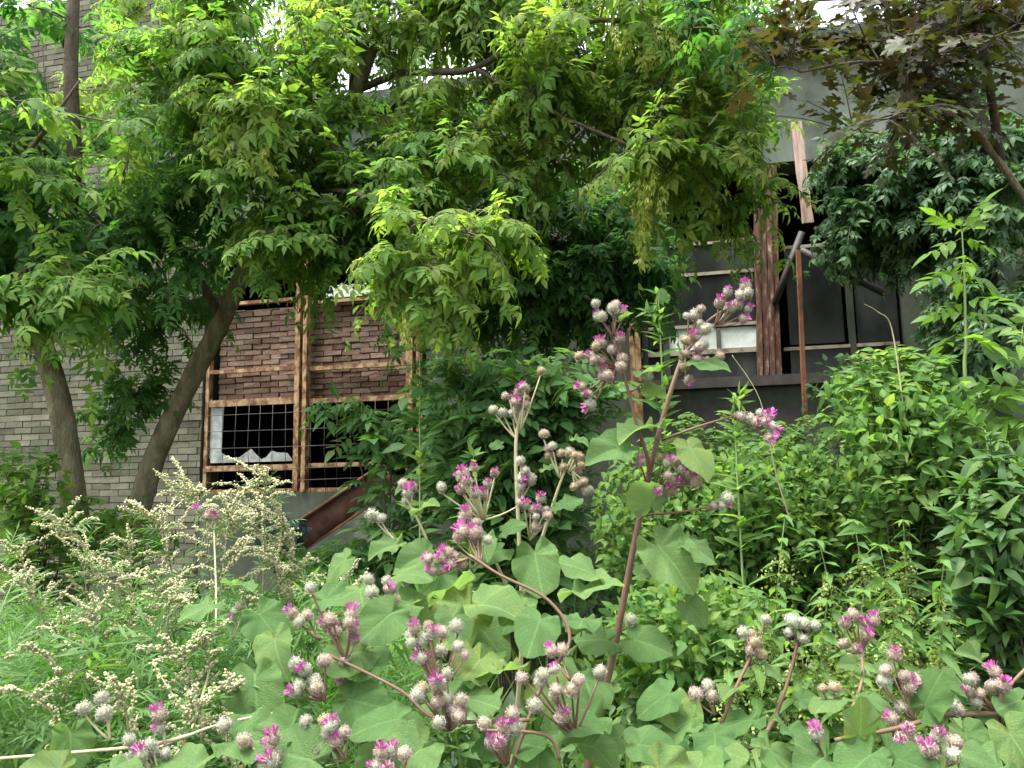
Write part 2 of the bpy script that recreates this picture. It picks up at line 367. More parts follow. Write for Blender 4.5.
# ------------------------------------------------------------------ ground
g = G(); n = 90; vv, uvv, ff = [], [], []
def gz(x, y): return .05 * math.sin(x * 1.7) * math.cos(y * 1.3) + .03 * math.sin(x * 4.1 + y * 3)
xs = np.sign(np.linspace(-1, 1, n)) * np.abs(np.linspace(-1, 1, n)) ** 4 * 600
for j in range(n):
    for i in range(n):
        x, y = xs[i], xs[j] + 3; k = 1 if abs(x) < 12 and abs(y) < 15 else 0
        vv.append((x, y, gz(x, y) * k)); uvv.append((x, y))
for j in range(n - 1):
    for i in range(n - 1): ff.append((j * n + i, j * n + i + 1, (j + 1) * n + i + 1, (j + 1) * n + i))
g.raw(vv, ff, uvv); tag(g.build("ground", M['soil']), kind="structure")

# ------------------------------------------------------------------ the derelict building
BA = rad(13.3); D0 = 7.65
BO = V3((0, D0, 0)); BU = V3((math.cos(BA), -math.sin(BA), 0)); BN = V3((math.sin(BA), math.cos(BA), 0))
def W(px, py, y=0.0):                               # pixel -> (s, z) on the plane y behind the facade
    d = ray(px, py); o = CAM - BO; t = (y - o.dot(BN)) / d.dot(BN); p = o + d * t
    return p.dot(BU), p.z
def Bw(s, y, z): return BO + BU * s + BN * y + UP * z
bld = thing("abandoned_building", BO, "derelict single storey workshop of pale brick and stained concrete with broken windows", "building")
bld.rotation_euler = (0, 0, -BA)
def bpart(name, g, mat, parent=bld, smooth=False): return g.build(name, mat, parent, origin=(0, 0, 0), smooth=smooth)
def bricks(s0, s1, z0, z1, y, Lb, H, J, jy, jr, gmat, gname, depth=.1, warp=0.0):
    g = G(); z, row = z0, 0
    while z < z1:
        h = min(H, z1 - z); s = s0 - (Lb / 2 if row % 2 else 0) - R() * .02
        while s < s1:
            a, b = max(s, s0), min(s + Lb, s1)
            if b - a > .03:
                dy = U(-jy, jy); dz = U(-jr, jr) + warp * math.sin(s * 3 + row * .7); e = U(0, jr)
                q = [(a + J / 2 + U(-e, e), y + dy, z + J / 2 + dz), (b - J / 2 + U(-e, e), y + dy + U(-jy, jy) * .6, z + J / 2 + dz + U(-e, e)),
                     (b - J / 2, y + dy + U(-jy, jy) * .6, z + h - J / 2 + dz + U(-e, e)), (a + J / 2, y + dy, z + h - J / 2 + dz)]
                v = q + [(p[0], p[1] + depth, p[2]) for p in q]
                g.raw(v, [(0, 1, 2, 3), (4, 7, 6, 5), (0, 4, 5, 1), (1, 5, 6, 2), (2, 6, 7, 3), (3, 7, 4, 0)], r=R())
            s += Lb
        z += H; row += 1
    return bpart(gname, g, gmat)
S_l, _ = W(201, 440); S_w, _ = W(426, 400); S_m, _ = W(636, 330); S_r, _ = W(905, 330)
_, Z_lin = W(745, 166); _, Z_roof = W(795, 47); _, Z_ls = W(300, 492); _, Z_rs = W(775, 384); _, Z_panel = W(775, 428)
FAR_L, FAR_R, TH = -8.5, 7.5, .35
# pale brick wall on the left, taller than the rest
bw = bricks(FAR_L, S_l, 0, 7.6, 0, .24, .072, .009, .004, .003, M['brick'], "brick_wall")
g = G(); g.box(FAR_L, S_l - .004, .012, TH, 0, 7.6); g.build("mortar_backing", M['mortar'], bw, origin=(0, 0, 0), smooth=False)
# concrete skeleton
g = G()
g.box(S_l + .002, FAR_R, 0, TH, Z_lin, Z_roof - .12)
bpart("fascia", g, M['concrete'])
g = G()
g.box(S_l + .002, S_w, .01, TH, 0, Z_ls); g.box(S_w + .002, S_m, .005, TH, 0, Z_lin - .002)
g.box(S_m + .002, S_r, .01, TH, 0, Z_rs - .02); g.box(S_r + .002, FAR_R, .005, TH, 0, Z_lin - .002)
bpart("lower_wall", g, M['dullconcrete'])
g = G(); g.box(S_l - .02, FAR_R + .2, -.28, .5, Z_roof - .118, Z_roof); rf = bpart("roof", g, M['roofedge'])
g = G(); g.box(FAR_L, FAR_R, .36, 9, Z_roof - .11, Z_roof - .01); g.build("roof_slab", M['dullconcrete'], rf, origin=(0, 0, 0), smooth=False)
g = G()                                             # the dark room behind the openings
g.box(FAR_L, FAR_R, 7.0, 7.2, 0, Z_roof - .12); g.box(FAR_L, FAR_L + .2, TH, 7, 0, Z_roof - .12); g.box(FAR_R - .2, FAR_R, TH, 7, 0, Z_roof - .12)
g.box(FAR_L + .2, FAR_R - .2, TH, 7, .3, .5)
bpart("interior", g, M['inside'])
# left window: brown brick infill over an open lower row behind bars
sa, _ = W(207, 430); sb, _ = W(415, 400); _, za = W(310, 400); _, zb = W(320, 301); _, zt = W(300, 236)
br = bricks(sa + .03, sb - .02, za, zb, .14, .21, .06, .011, .011, .006, M['redbrick'], "brick_infill", .1, .006)
g = G(); g.box(sa + .031, sb - .021, .165, .24, za + .002, zb); g.build("mortar_backing", M['redbrick'], br, origin=(0, 0, 0), smooth=False)
win = G()
def vbar(px, py0, py1, wpx, y0=.03, y1=.1, G_=None):
    s, z1 = W(px, py0, y0); s2, z0 = W(px, py1, y0); k = wpx / FPX * 8.0 / 2; sm = (s + s2) / 2; (G_ or win).box(sm - k, sm + k, y0, y1, z0, z1)
def hbar(px0, px1, py, wpx, y0=.034, y1=.09, G_=None):
    s0, _ = W(px0, py, y0); s1, _ = W(px1, py, y0); _, z = W((px0 + px1) / 2, py, y0); k = wpx / FPX * 8.0 / 2; (G_ or win).box(s0, s1, y0, y1, z - k, z + k)
vbar(206.5, 330, 492, 4); vbar(297, 236, 491, 5.5, .01, .09); vbar(304.5, 236, 491, 4.5, -.012, .085); vbar(409, 290, 486, 7, .012, .1); vbar(419, 285, 486, 6, 0, .1)
hbar(209, 294, 402, 7); hbar(307, 405, 399, 5); hbar(209, 294, 370, 4, .04); hbar(307, 405, 366, 4, .04)
hbar(203, 294, 468, 6, .02); hbar(307, 405, 464, 4); hbar(209, 294, 302, 3.5); hbar(307, 405, 299, 3.5); hbar(203, 405, 490, 4, .03)
fr = bpart("window", win, M['rustpaint'])
gr = G()
for i in range(15):
    px = 211 + i * 12.6 + U(-1, 1)
    if 292 < px < 310: continue
    s, z1 = W(px, 399, -.03); s2, z0 = W(px + U(-1, 1), 493, -.03); gr.tube([(s, -.03, z1), (s + U(-.01, .01), -.034, (z0 + z1) / 2), (s2, -.03, z0)], [.003] * 3, 5)
for py in (414, 430, 447, 470, 481):
    s0, z0 = W(205, py + 2, -.04); s1, z1 = W(404, py - 5, -.04); gr.tube([(s0, -.042, z0), ((s0 + s1) / 2, -.042, (z0 + z1) / 2 + U(-.01, .01)), (s1, -.042, z1)], [.0034] * 3, 5)
gr.build("bar_grille", M['darksteel'], fr, origin=(0, 0, 0))
g = G(); s0, z0 = W(326, 301, .08); s1, z1 = W(388, 281, .08); g.box(s0, s1, .08, .1, z0 + .03, z1); g.build("pane", M['white'], fr, origin=(0, 0, 0), smooth=False)
g = G(); pts = []                                   # jagged remains of whitewashed glass along the bottom of the left light
s0, z0 = W(210, 465, .06); s1, z1 = W(292, 464, .06); n = 16
for i in range(n + 1):
    s = s0 + (s1 - s0) * i / n; h = (.03 + .14 * abs(math.sin(i * .55 + .6)) * U(.5, 1.0)); pts.append((s, h))
v = [(s, y, z0 + (.02 if k == 0 else h)) for y in (.06, .068) for k in (0, 1) for s, h in pts]; q = n + 1
f = [(i, i + 1, q + i + 1, q + i) for i in range(n)] + [(2 * q + i + 1, 2 * q + i, 3 * q + i, 3 * q + i + 1) for i in range(n)] + [(q + i, q + i + 1, 3 * q + i + 1, 3 * q + i) for i in range(n)]
g.raw(v, f); sx, zx = W(211, 402, .06); sy, zy = W(221, 460, .06); g.box(sx, sy, .061, .069, zy + .02, zx - .05)
g.build("broken_glass", surf('broken_frosted_glass', [(.3, (.12, .14, .14)), (.7, (.34, .37, .36))], 9, .4, .2, .003), fr, origin=(0, 0, 0), smooth=False)
# right window: grimy panes, two pale ones with sky light painted in, a peeling post
rw = G()
hbar(640, 758, 243, 4, .05, .1, rw); hbar(640, 758, 274, 3, .05, .1, rw); hbar(640, 762, 352, 4.5, .04, .1, rw); hbar(784, 900, 346, 3, .04, .1, rw)
hbar(640, 758, 326, 3, .05, .1, rw); hbar(784, 900, 243, 3, .06, .1, rw)
fr2 = bpart("window", rw, surf('flaking_beige_paint', [(.35, (.12, .08, .055)), (.5, (.27, .24, .18)), (.75, (.36, .33, .26))], 9, .8, .5, .004))
g = G()
for a in ((663, 168, 378, 6, .035, .11), (718.5, 328, 351, 3, .046, .1), (642, 168, 378, 5, .04, .11), (848, 168, 378, 5, .035, .11)):
    g = G(); vbar(*a, g); g.build("mullion", M['dullconcrete'], fr2, origin=(0, 0, 0), smooth=False)
def pane(px0, px1, py0, py1, y, mat):
    s0, z1 = W(px0, py0, y); s1, z0 = W(px1, py1, y); g = G()
    v = [(s0, y, z0), (s1, y + U(-.006, .006), z0), (s1, y + U(-.01, .01), z1), (s0, y, z1)]; v += [(a, b + .006, c) for a, b, c in v]
    g.raw(v, [(0, 1, 2, 3), (7, 6, 5, 4), (0, 4, 5, 1), (1, 5, 6, 2), (2, 6, 7, 3), (3, 7, 4, 0)]); g.build("pane", mat, fr2, origin=(0, 0, 0), smooth=False)
for a in ((667, 757, 247, 272, 'dirtyglass'), (667, 757, 277, 325, 'dirtyglass'), (646, 660, 247, 325, 'dirtyglass'), (646, 660, 329, 349, 'dirtyglass'), (667, 717, 329, 350, 'white'), (720, 762, 328, 349, 'white'),
          (646, 762, 355, 377, 'dirtyglass'), (784, 845, 249, 342, 'dirtyglass'), (851, 900, 249, 342, 'dirtyglass'), (790, 900, 349, 377, 'dirtyglass'), (646, 660, 180, 240, 'dirtyglass')):
    pane(*a[:4], .07, M[a[4]])
g = G(); s0, z0 = W(770, 377, -.02); s1, z1 = W(765, 167, -.02)
for k, dx in enumerate((-.085, -.035, .02, .07)):
    g.bar((s0 + dx, -.04 + .012 * (k % 2), z0), (s1 + dx, -.04 + .012 * (k % 2), z1 - .004), .05, .09, (0, 1, 0), R(), .007)
bpart("peeling_post", g, surf("peeling_post_paint", [(.36, (.035, .018, .013)), (.5, (.085, .04, .026)), (.6, (.15, .085, .055)), (.68, (.34, .28, .22))], 11, .85, .8, .008, stretch=(2.4, 2.4, .6)))
g = G(); s0, z0 = W(637, 385, -.06); s1, z1 = W(905, 374, -.06); g.box(S_m, S_r + .3, -.09, .008, Z_rs - .018, Z_rs + .075); bpart("sill", g, M['darksteel'])
g = G(); s0, z0 = W(636, 330, 0); 
for dx in (-.04, .015): g.bar((s0 + dx, -.03, z0 - .9), (s0 + dx, -.03, Z_lin - .01), .05, .07, (0, 1, 0), R(), .004)
bpart("window_post", g, M['rustpaint'])
g = G()
for px0, px1 in ((773, 806), (700, 740)):
    s0, z1 = W(px0, 408, 0); s1, z0 = W(px1, 436, 0); g = G(); g.box(s0, s1, -.004, .006, z0, z1); bpart("dark_opening_patch", g, M['darksteel'])  # flat dark plates paint the darkness of openings onto the wall
def btube(a, b, r, ya, yb, mat, name, sides=7):
    g = G(); s0, z0 = W(*a, ya); s1, z1 = W(*b, yb); g.tube([(s0, ya, z0), ((s0 + s1) / 2, (ya + yb) / 2 + .01, (z0 + z1) / 2), (s1, yb, z1)], [r] * 3, sides, bump=.05); return bpart(name, g, mat, smooth=True)
btube((802, 232), (775, 303), .032, -.16, -.09, M['darksteel'], "diagonal_brace")
btube((800, 250), (884, 293), .035, -.16, -.05, M['darksteel'], "bent_pipe")

# loose things on and by the building
def loose(name, a, b, ya, yb, w_, h_, mat, label, cat, jit=.004, upv=(0, 1, 0)):
    s0, z0 = W(*a, ya); s1, z1 = W(*b, yb); p, q = Bw(s0, ya, z0), Bw(s1, yb, z1); g = G(); g.bar(p, q, w_, h_, upv, .5, jit)
    o = g.build(name, mat, None, origin=p, smooth=False); o.location = p; return tag(o, label, cat)
loose("hanging_plank", (808, 223), (796, 122), -.3, -.3, .09, .03, M['wood'], "weathered pinkish plank hanging upright in front of the stained concrete fascia", "plank")
o = loose("thin_rod", (806, 432), (798, 250), -.24, -.24, .035, .03, M['rust'], "thin reddish steel rod standing below the hanging plank", "rod", .002)
g = G(); p0, p1 = at(268, 560, 6.6), at(392, 474, 6.9); dd = (p1 - p0).normalized(); sv = dd.cross(V3((0, 1, 0))).normalized()
lp = thing("leaning_chute", p0, "rusty red steel chute leaning against the wall under the barred window", "steel chute")
g.bar(p0, p1, .03, .22, V3((0, 0, 1)), .5, .006); g.build("floor_plate", M['rustred'], lp)
for sg in (-1, 1):
    g = G(); off = dd.cross(V3((0, 1, 0))).normalized() * (.115 * sg) + V3((0, -.06, 0)); g.bar(p0 + off, p1 + off, .12, .015, V3((0, 0, 1)), .5, .004); g.build("side_flange", M['rust'], lp)
def lumps(name, px, py, Y, n, r, mat, label, cat):
    b = at(px, py, Y); g = G()
    for _ in range(n):
        c = b + V3((U(-r, r), U(-r, r) * .6, U(-r * .6, r * .6))); a = V3((U(-1, 1), U(-1, 1), U(-.4, .4))).normalized(); g.bar(c - a * r * U(.5, 1), c + a * r * U(.5, 1), r * U(.3, .8), r * U(.3, .6), (0, 0, 1), R(), r * .1)
    o = g.build(name, mat, None, origin=b, smooth=False); o.location = b; return tag(o, label, cat)
lumps("rubble_heap", 283, 535, 6.3, 12, .17, M['bluegrey'], "heap of blue grey broken slabs below the rusty chute", "rubble")
g = G(); p = at(1016, 400, 5.4); g.bar((p.x + .04, p.y, 0), (p.x, p.y, at(1016, 268, 5.4).z), .2, .2, (0, 1, 0), .5, .012)
o = g.build("gate_post", M['dullconcrete'], None, origin=(p.x, p.y, 0), smooth=False); o.location = (p.x, p.y, 0); tag(o, "grimy square concrete post at the edge beside the bright sapling", "post")

# ------------------------------------------------------------------ growing plants
def bez(a, b, ctrl, n=6): return [a * (1 - t) ** 2 + ctrl * (2 * t * (1 - t)) + b * t * t for t in (i / n for i in range(n + 1))]
def rv(s=1): return V3((random.gauss(0, s), random.gauss(0, s), random.gauss(0, s)))
def limb(spec): return [at(px, py, Y) if len((px, py, Y)) else None for px, py, Y in spec]
def smooth_poly(pts, k=4):                           # Catmull-Rom
    out = []; P = [pts[0]] + list(pts) + [pts[-1]]
    for i in range(1, len(P) - 2):
        for j in range(k):
            t = j / k; a, b, c, d = P[i - 1], P[i], P[i + 1], P[i + 2]
            out.append(.5 * ((2 * b) + (c - a) * t + (2 * a - 5 * b + 4 * c - d) * t * t + (3 * b - a - 3 * c + d) * t ** 3))
    out.append(pts[-1]); return out
def ellip(px, py, rx, ry, Y, rY, n):
    out = []
    while len(out) < n:
        x, y, z = U(-1, 1), U(-1, 1), U(-1, 1)
        if x * x + y * y + z * z < 1: out.append(at(px + x * rx, py + y * ry, Y + z * rY))
    return out
def sprays(leaf, tw, c, t, tmpl, size, k=4, length=.38, step=.055, droop=.5, pair=True, spread=.9):
    dr0 = droop
    for _ in range(k):
        droop = dr0 * U(.1, 1.5); d = (t * .7 + rv(spread) + V3((0, 0, .1))).normalized(); L_ = length * U(.6, 1.2)
        e = c + d * L_ + V3((0, 0, -droop * L_ * U(.3, 1))); pts = bez(c, e, c + d * L_ * .6 + V3((0, 0, .04)), 5)
        tw.tube(pts, [.004, .0036, .0032, .0028, .0022, .0015], 4)
        m_ = max(2, int(L_ / step)); ph = U(0, 6.28)
        for i in range(m_ + 1):
            f = (i + .6) / (m_ + .6) if i < m_ else 1.0; q = min(4, int(f * 5)); p = pts[q].lerp(pts[q + 1], f * 5 - q if f < 1 else 1)
            tg = (pts[q + 1] - pts[q]).normalized(); sd_ = tg.cross(UP)
            if sd_.length < .1: sd_ = V3((1, 0, 0))
            sd_.normalize(); upn = sd_.cross(tg)
            for sg in ((1, -1) if pair and i < m_ else (random.choice((1, -1)),)):
                dirn = (sd_ * sg * .75 + tg * U(.35, .8) + V3((0, 0, U(-.5, .2))) + rv(.18)) if i < m_ else tg + rv(.15)
                leaf.add(random.choice(tmpl), p, dirn, upn + UP * .5 + V3((0, -.8, 0)) + rv(.35), size * U(.72, 1.2) * (1 - .25 * f))
def grow(limbs, clusters, leaf, tw, tmpl, size, **kw):
    """limbs [(points, r0, r1)] -> nodes; every cluster is tied to the nearest node by a curved branch and carries leafy sprays."""
    nodes, rr = [], []
    for pts, r0, r1 in limbs:
        for i, p in enumerate(pts):
            nodes.append(p); rr.append(r0 + (r1 - r0) * i / (len(pts) - 1))
    todo = list(clusters); A = np.array([tuple(p) for p in nodes])
    todo.sort(key=lambda c: float(np.min(np.linalg.norm(A - np.array(c), axis=1))))
    for c in todo:
        A = np.array([tuple(p) for p in nodes]); d = np.linalg.norm(A - np.array(c), axis=1) + .6 * np.maximum(0, A[:, 2] - c.z + .1)
        i = int(np.argmin(d)); a = nodes[i]; Ld = (c - a).length
        pts = bez(a, c, a.lerp(c, .5) + V3((0, 0, .12 * Ld)) + rv(.06 * Ld), 6)
        r0 = min(rr[i] * .65, .004 + .011 * Ld); r1 = .004; rs = [r0 + (r1 - r0) * k / 6 for k in range(7)]
        tw.tube(pts, rs, 5)
        for p, q in zip(pts[2:], rs[2:]): nodes.append(p); rr.append(max(q, .006))
        sprays(leaf, tw, c, (pts[-1] - pts[-2]).normalized(), tmpl, size, **kw)
def samara_mesh(n=26, L_=.16):
    g = G(); lv = Leaves(); wing = leaflet(.34, 3, .1, .05, 0, .6)
    g.tube([(0, 0, 0), (.005, 0, -L_ * .5), (0, .006, -L_)], [.0015, .0012, .0008], 4)
    for _ in range(n):
        z = -L_ * R(); a = U(0, 6.28); p = V3((math.cos(a) * .02, math.sin(a) * .02, z)); 
        for sg in (-.35, .35):
            lv.add(wing, p, V3((math.cos(a) * .4 + math.sin(a) * sg, math.sin(a) * .4 - math.cos(a) * sg, -1)), V3((math.cos(a), math.sin(a), 0)) + rv(.3), U(.03, .042))
    return lv.into(g).build("samara_cluster", M['samara'], me_only=True)
SAM = [samara_mesh(random.randint(20, 34), U(.12, .22)) for _ in range(4)]
def drop(cl, x0, x1, y0, y1, Ymax=9, keep=0.0):
    out = []
    for c in cl:
        d = c - CAM; zc = d.dot(FWD); px = 512 + FPX * d.dot(RIGHT) / zc; py = 384 - FPX * d.dot(UPV) / zc
        if x0 < px < x1 and y0 < py < y1 and c.y < Ymax and R() > keep: continue
        out.append(c)
    return out
def tree(name, base, label, limbs, groups, crowns_named="crown", cat="tree", samaras=(), **kw):
    t = thing(name, base, label, cat)
    for li, (pts, r0, r1) in enumerate(limbs):
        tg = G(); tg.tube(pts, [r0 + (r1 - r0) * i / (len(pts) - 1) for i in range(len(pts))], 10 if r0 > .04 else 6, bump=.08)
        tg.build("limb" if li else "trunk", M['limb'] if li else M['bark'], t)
    for mat, cl, opts in groups:
        cl = drop(drop(drop(cl, 768, 838, 95, 235, 9, .0), 782, 822, 235, 330, 9, .05), 768, 842, -30, 48, 9, .25)
        lv, tw = Leaves(), G(); o = dict(kw); o.update(opts)
        grow(limbs, cl, lv, tw, o.pop('tmpl'), o.pop('size'), **o)
        tw.build("twigs", M['twig'], t); lv.into(G()).build("crown", M[mat], t, smooth=True)
    for p in samaras:
        o = link("samara_cluster", random.choice(SAM), t, p - V3(base)); o.rotation_euler = (U(-.3, .3), U(-.3, .3), U(0, 6.28)); o.scale = [U(.85, 1.3)] * 3
    return t

# --- left tree
ba = at(78, 560, 5.6); ba.z = 0
la = smooth_poly([ba, at(76, 540, 5.6), at(66, 440, 5.6), at(56, 390, 5.55), at(34, 315, 5.5), at(2, 215, 5.4), at(-40, 100, 5.3), at(-70, -60, 5.2)])
la2 = smooth_poly([at(40, 325, 5.5), at(58, 260, 5.3), at(74, 170, 5.1), at(71, 90, 5.0), at(73, 0, 4.95), at(76, -90, 4.9)])
la3 = smooth_poly([at(20, 260, 5.45), at(-20, 200, 4.9), at(30, 150, 4.6), at(80, 80, 4.5)])
cl = ellip(130, 300, 75, 26, 6.2, .3, 12) + ellip(20, 190, 120, 100, 5.1, .5, 32) + ellip(120, 235, 90, 55, 5.4, .4, 15) + ellip(30, 60, 120, 90, 5.0, .5, 18)
cl2 = ellip(35, 280, 55, 26, 4.5, .3, 10) + ellip(70, 120, 110, 80, 4.6, .4, 18)
cl = drop(drop(cl, 40, 105, -20, 130, 5.2), 105, 170, 0, 95, 9, .25); cl2 = drop(drop(cl2, 30, 120, -20, 170), 100, 170, 0, 100)
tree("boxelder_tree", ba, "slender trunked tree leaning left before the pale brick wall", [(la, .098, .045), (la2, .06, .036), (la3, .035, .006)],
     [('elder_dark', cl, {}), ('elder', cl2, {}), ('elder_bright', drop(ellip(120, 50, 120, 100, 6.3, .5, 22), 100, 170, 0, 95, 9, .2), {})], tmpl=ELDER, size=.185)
# --- right leaning tree that carries the middle of the canopy
bc = at(128, 560, 6.0); bc.z = 0
lc = smooth_poly([bc, at(138, 515, 6.0), at(176, 410, 5.95), at(222, 320, 5.9), at(268, 225, 5.6), at(335, 135, 5.4), at(368, 60, 5.2), at(388, -10, 5.1), at(400, -90, 5.0)])
lc2 = smooth_poly([at(222, 320, 5.9), at(205, 290, 5.8), at(165, 240, 5.6), at(140, 205, 5.5), at(110, 150, 5.4)])
lc3 = smooth_poly([at(350, 112, 5.35), at(352, 60, 5.3), at(336, 20, 5.2), at(318, -30, 5.1)])
lc4 = smooth_poly([at(362, 88, 5.3), at(400, 74, 5.1), at(440, 72, 4.9), at(475, 68, 4.8), at(530, 38, 4.7), at(600, 20, 4.6), at(660, 30, 4.5)])
lc5 = smooth_poly([at(475, 68, 4.8), at(520, 95, 4.7), at(570, 120, 4.7), at(640, 150, 4.6)])
lc6 = smooth_poly([at(285, 205, 5.5), at(330, 190, 4.9), at(390, 205, 4.4), at(440, 225, 4.1), at(480, 235, 3.95)])
dk = ellip(128, 405, 30, 45, 6.1, .15, 6) + ellip(190, 180, 115, 100, 5.7, .4, 22) + ellip(300, 70, 110, 100, 5.5, .4, 12)
md = ellip(270, 180, 100, 80, 5.0, .4, 25) + ellip(400, 180, 100, 60, 5.0, .35, 22) + ellip(230, 70, 110, 90, 4.9, .4, 21) + ellip(330, 225, 60, 30, 4.8, .3, 8)
bt = ellip(450, 50, 160, 100, 5.0, .45, 31) + ellip(610, 50, 140, 90, 4.8, .4, 29) + ellip(590, 140, 130, 45, 4.9, .3, 17) + ellip(730, 110, 45, 60, 5.0, .3, 9) + ellip(690, 190, 60, 30, 4.8, .25, 9) + ellip(450, -5, 150, 40, 5.2, .4, 20) + ellip(270, 5, 90, 45, 5.3, .4, 13) + ellip(640, 0, 110, 30, 5.2, .3, 10) + ellip(680, 150, 45, 40, 4.6, .3, 10) + ellip(710, 20, 50, 50, 4.7, .4, 8)
bt = drop(drop(bt, 330, 440, 20, 95, 5.0, .4), 600, 800, 60, 240, 9, .6) + ellip(500, 25, 90, 40, 5.3, .3, 9); dk = drop(dk, 320, 400, 0, 150, 5.4, .2); md = drop(drop(md, 315, 400, 20, 150, 9, .1), 130, 210, 200, 300, 9, .3)
lw = ellip(420, 250, 30, 26, 4.1, .15, 6) + ellip(475, 238, 34, 14, 4.0, .12, 5) + ellip(415, 285, 16, 14, 4.1, .08, 2) + ellip(255, 110, 45, 30, 4.6, .2, 7)
sam = ellip(255, 125, 28, 30, 4.45, .1, 9) + ellip(418, 312, 22, 14, 4.0, .08, 8) + ellip(640, 30, 40, 20, 4.4, .15, 9) + ellip(650, 170, 30, 18, 4.4, .1, 7) + ellip(410, 240, 60, 20, 4.3, .2, 4) + ellip(640, 215, 12, 30, 4.5, .1, 7)
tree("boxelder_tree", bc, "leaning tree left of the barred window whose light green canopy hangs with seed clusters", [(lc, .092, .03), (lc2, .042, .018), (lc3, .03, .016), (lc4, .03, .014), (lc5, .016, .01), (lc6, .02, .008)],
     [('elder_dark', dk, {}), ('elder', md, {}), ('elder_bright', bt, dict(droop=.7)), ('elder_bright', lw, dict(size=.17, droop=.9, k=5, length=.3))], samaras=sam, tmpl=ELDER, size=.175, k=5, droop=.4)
# --- shaded young trees at the wall
bd = at(520, 560, 6.9); bd.z = 0
ld = smooth_poly([bd, at(518, 420, 6.9), at(505, 320, 6.8), at(478, 230, 6.7), at(470, 140, 6.6), at(480, 60, 6.5)])
ld2 = smooth_poly([at(505, 320, 6.8), at(545, 230, 6.6), at(560, 150, 6.5)])
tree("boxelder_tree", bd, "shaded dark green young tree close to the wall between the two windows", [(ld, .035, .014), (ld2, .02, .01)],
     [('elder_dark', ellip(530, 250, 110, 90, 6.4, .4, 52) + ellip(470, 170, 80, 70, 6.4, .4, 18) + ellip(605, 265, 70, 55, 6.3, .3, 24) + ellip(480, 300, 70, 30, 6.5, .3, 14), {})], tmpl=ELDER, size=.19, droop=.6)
# --- reddish maple at top right
be = at(1090, 560, 4.6); be.z = 0
le = smooth_poly([be, at(1085, 400, 4.6), at(1040, 230, 4.5), at(975, 130, 4.3), at(930, 75, 4.1), at(885, 5, 3.9), at(850, -60, 3.8)])
le2 = smooth_poly([at(940, 90, 4.15), at(880, 62, 3.9), at(800, 72, 3.7)])
le3 = smooth_poly([at(1000, 160, 4.4), at(985, 60, 4.0), at(960, -30, 3.9)])
tree("maple_tree", be, "maple with dull reddish olive leaves overhanging the roof at top right", [(le, .03, .01), (le2, .012, .006), (le3, .03, .012)],
     [('maroon', ellip(950, 10, 110, 50, 3.9, .4, 22) + ellip(960, 80, 85, 55, 4.1, .3, 16) + ellip(800, 58, 50, 14, 3.8, .2, 4) + ellip(870, 120, 50, 14, 3.8, .2, 3), dict(tmpl=MAPLE, size=.125, k=4, step=.075, droop=.25, length=.3)),
      ('elder_dark', ellip(720, 10, 60, 30, 4.2, .2, 5), dict(tmpl=ELDER, size=.15))])
# --- climber over the right end of the building
bf = at(940, 540, 5.9); bf.z = 0
lf = smooth_poly([bf, at(945, 420, 6.0), at(935, 300, 6.1), at(905, 200, 6.1), at(870, 140, 6.1)])
lf2 = smooth_poly([at(935, 300, 6.1), at(960, 220, 5.9), at(1000, 140, 5.8)])
tree("creeper", bf, "dark glossy creeper hanging over the right end of the building", [(lf, .03, .01), (lf2, .02, .01)],
     [('creeper', ellip(905, 195, 90, 60, 6.0, .35, 60) + ellip(985, 180, 60, 100, 5.6, .4, 40) + ellip(915, 240, 45, 28, 6.1, .3, 12) + ellip(970, 345, 40, 50, 5.9, .3, 18) + ellip(985, 310, 50, 50, 5.5, .3, 18) + ellip(860, 160, 36, 26, 6.0, .2, 9), dict(tmpl=CREEP, size=.15, k=5, length=.3, droop=.7)),
      ('elder', ellip(740, 105, 40, 34, 5.6, .3, 12), dict(tmpl=ELDER, size=.14, length=.22))], cat="climber")
# --- right bright sapling and its companions
def sapling(name, base_px, pts, label, cat, mat, tmpl, size, r0=.012, step=.1, stem='greenstem', lean=.35, group=None, dirs=2, droop=.2, start=.25, flat=.7):
    P = [at(*p) for p in pts]; b = P[0].copy(); b.z = 0
    t = thing(name, b, label, cat, group); path = smooth_poly([b] + P, 6); g = G(); lv = Leaves()
    g.tube(path, [r0 * (1 - .8 * i / (len(path) - 1)) for i in range(len(path))], 6)
    L_ = sum((path[i + 1] - path[i]).length for i in range(len(path) - 1)); acc, nxt, k = 0, L_ * start, 0
    for i in range(len(path) - 1):
        seg = path[i + 1] - path[i]; acc += seg.length
        while acc > nxt:
            f = nxt / L_; tg = seg.normalized(); a = k * 1.57 + U(-.4, .4)
            for q in range(dirs):
                aa = a + q * 6.283 / dirs; d = V3((math.cos(aa), math.sin(aa), 0)) + tg * lean + rv(.12) + V3((0, 0, -droop * R()))
                s = size * U(.75, 1.15) * (1 - .55 * max(0, f - .6) / .4)
                lv.add(random.choice(tmpl), path[i].lerp(path[i + 1], R()), d, UP + V3((0, -.55, 0)) + rv(1 - flat), s)
            nxt += step * U(.7, 1.2); k += 1
    for q in range(4): lv.add(random.choice(tmpl), path[-1], UP * U(.3, 1) + rv(.5), rv(.5) + V3((0, -.6, .6)), size * .5)
    g.build("stem", M[stem], t); lv.into(G()).build("foliage", M[mat], t)
    return t
sapling("ash_sapling", 0, [(968, 420, 3.4), (966, 340, 3.4), (964, 270, 3.4), (962, 232, 3.38)], "tall bright green sapling with feathery leaves before the dark creeper", "sapling", 'ash', ASHW, .42, .011, .08, droop=.5)
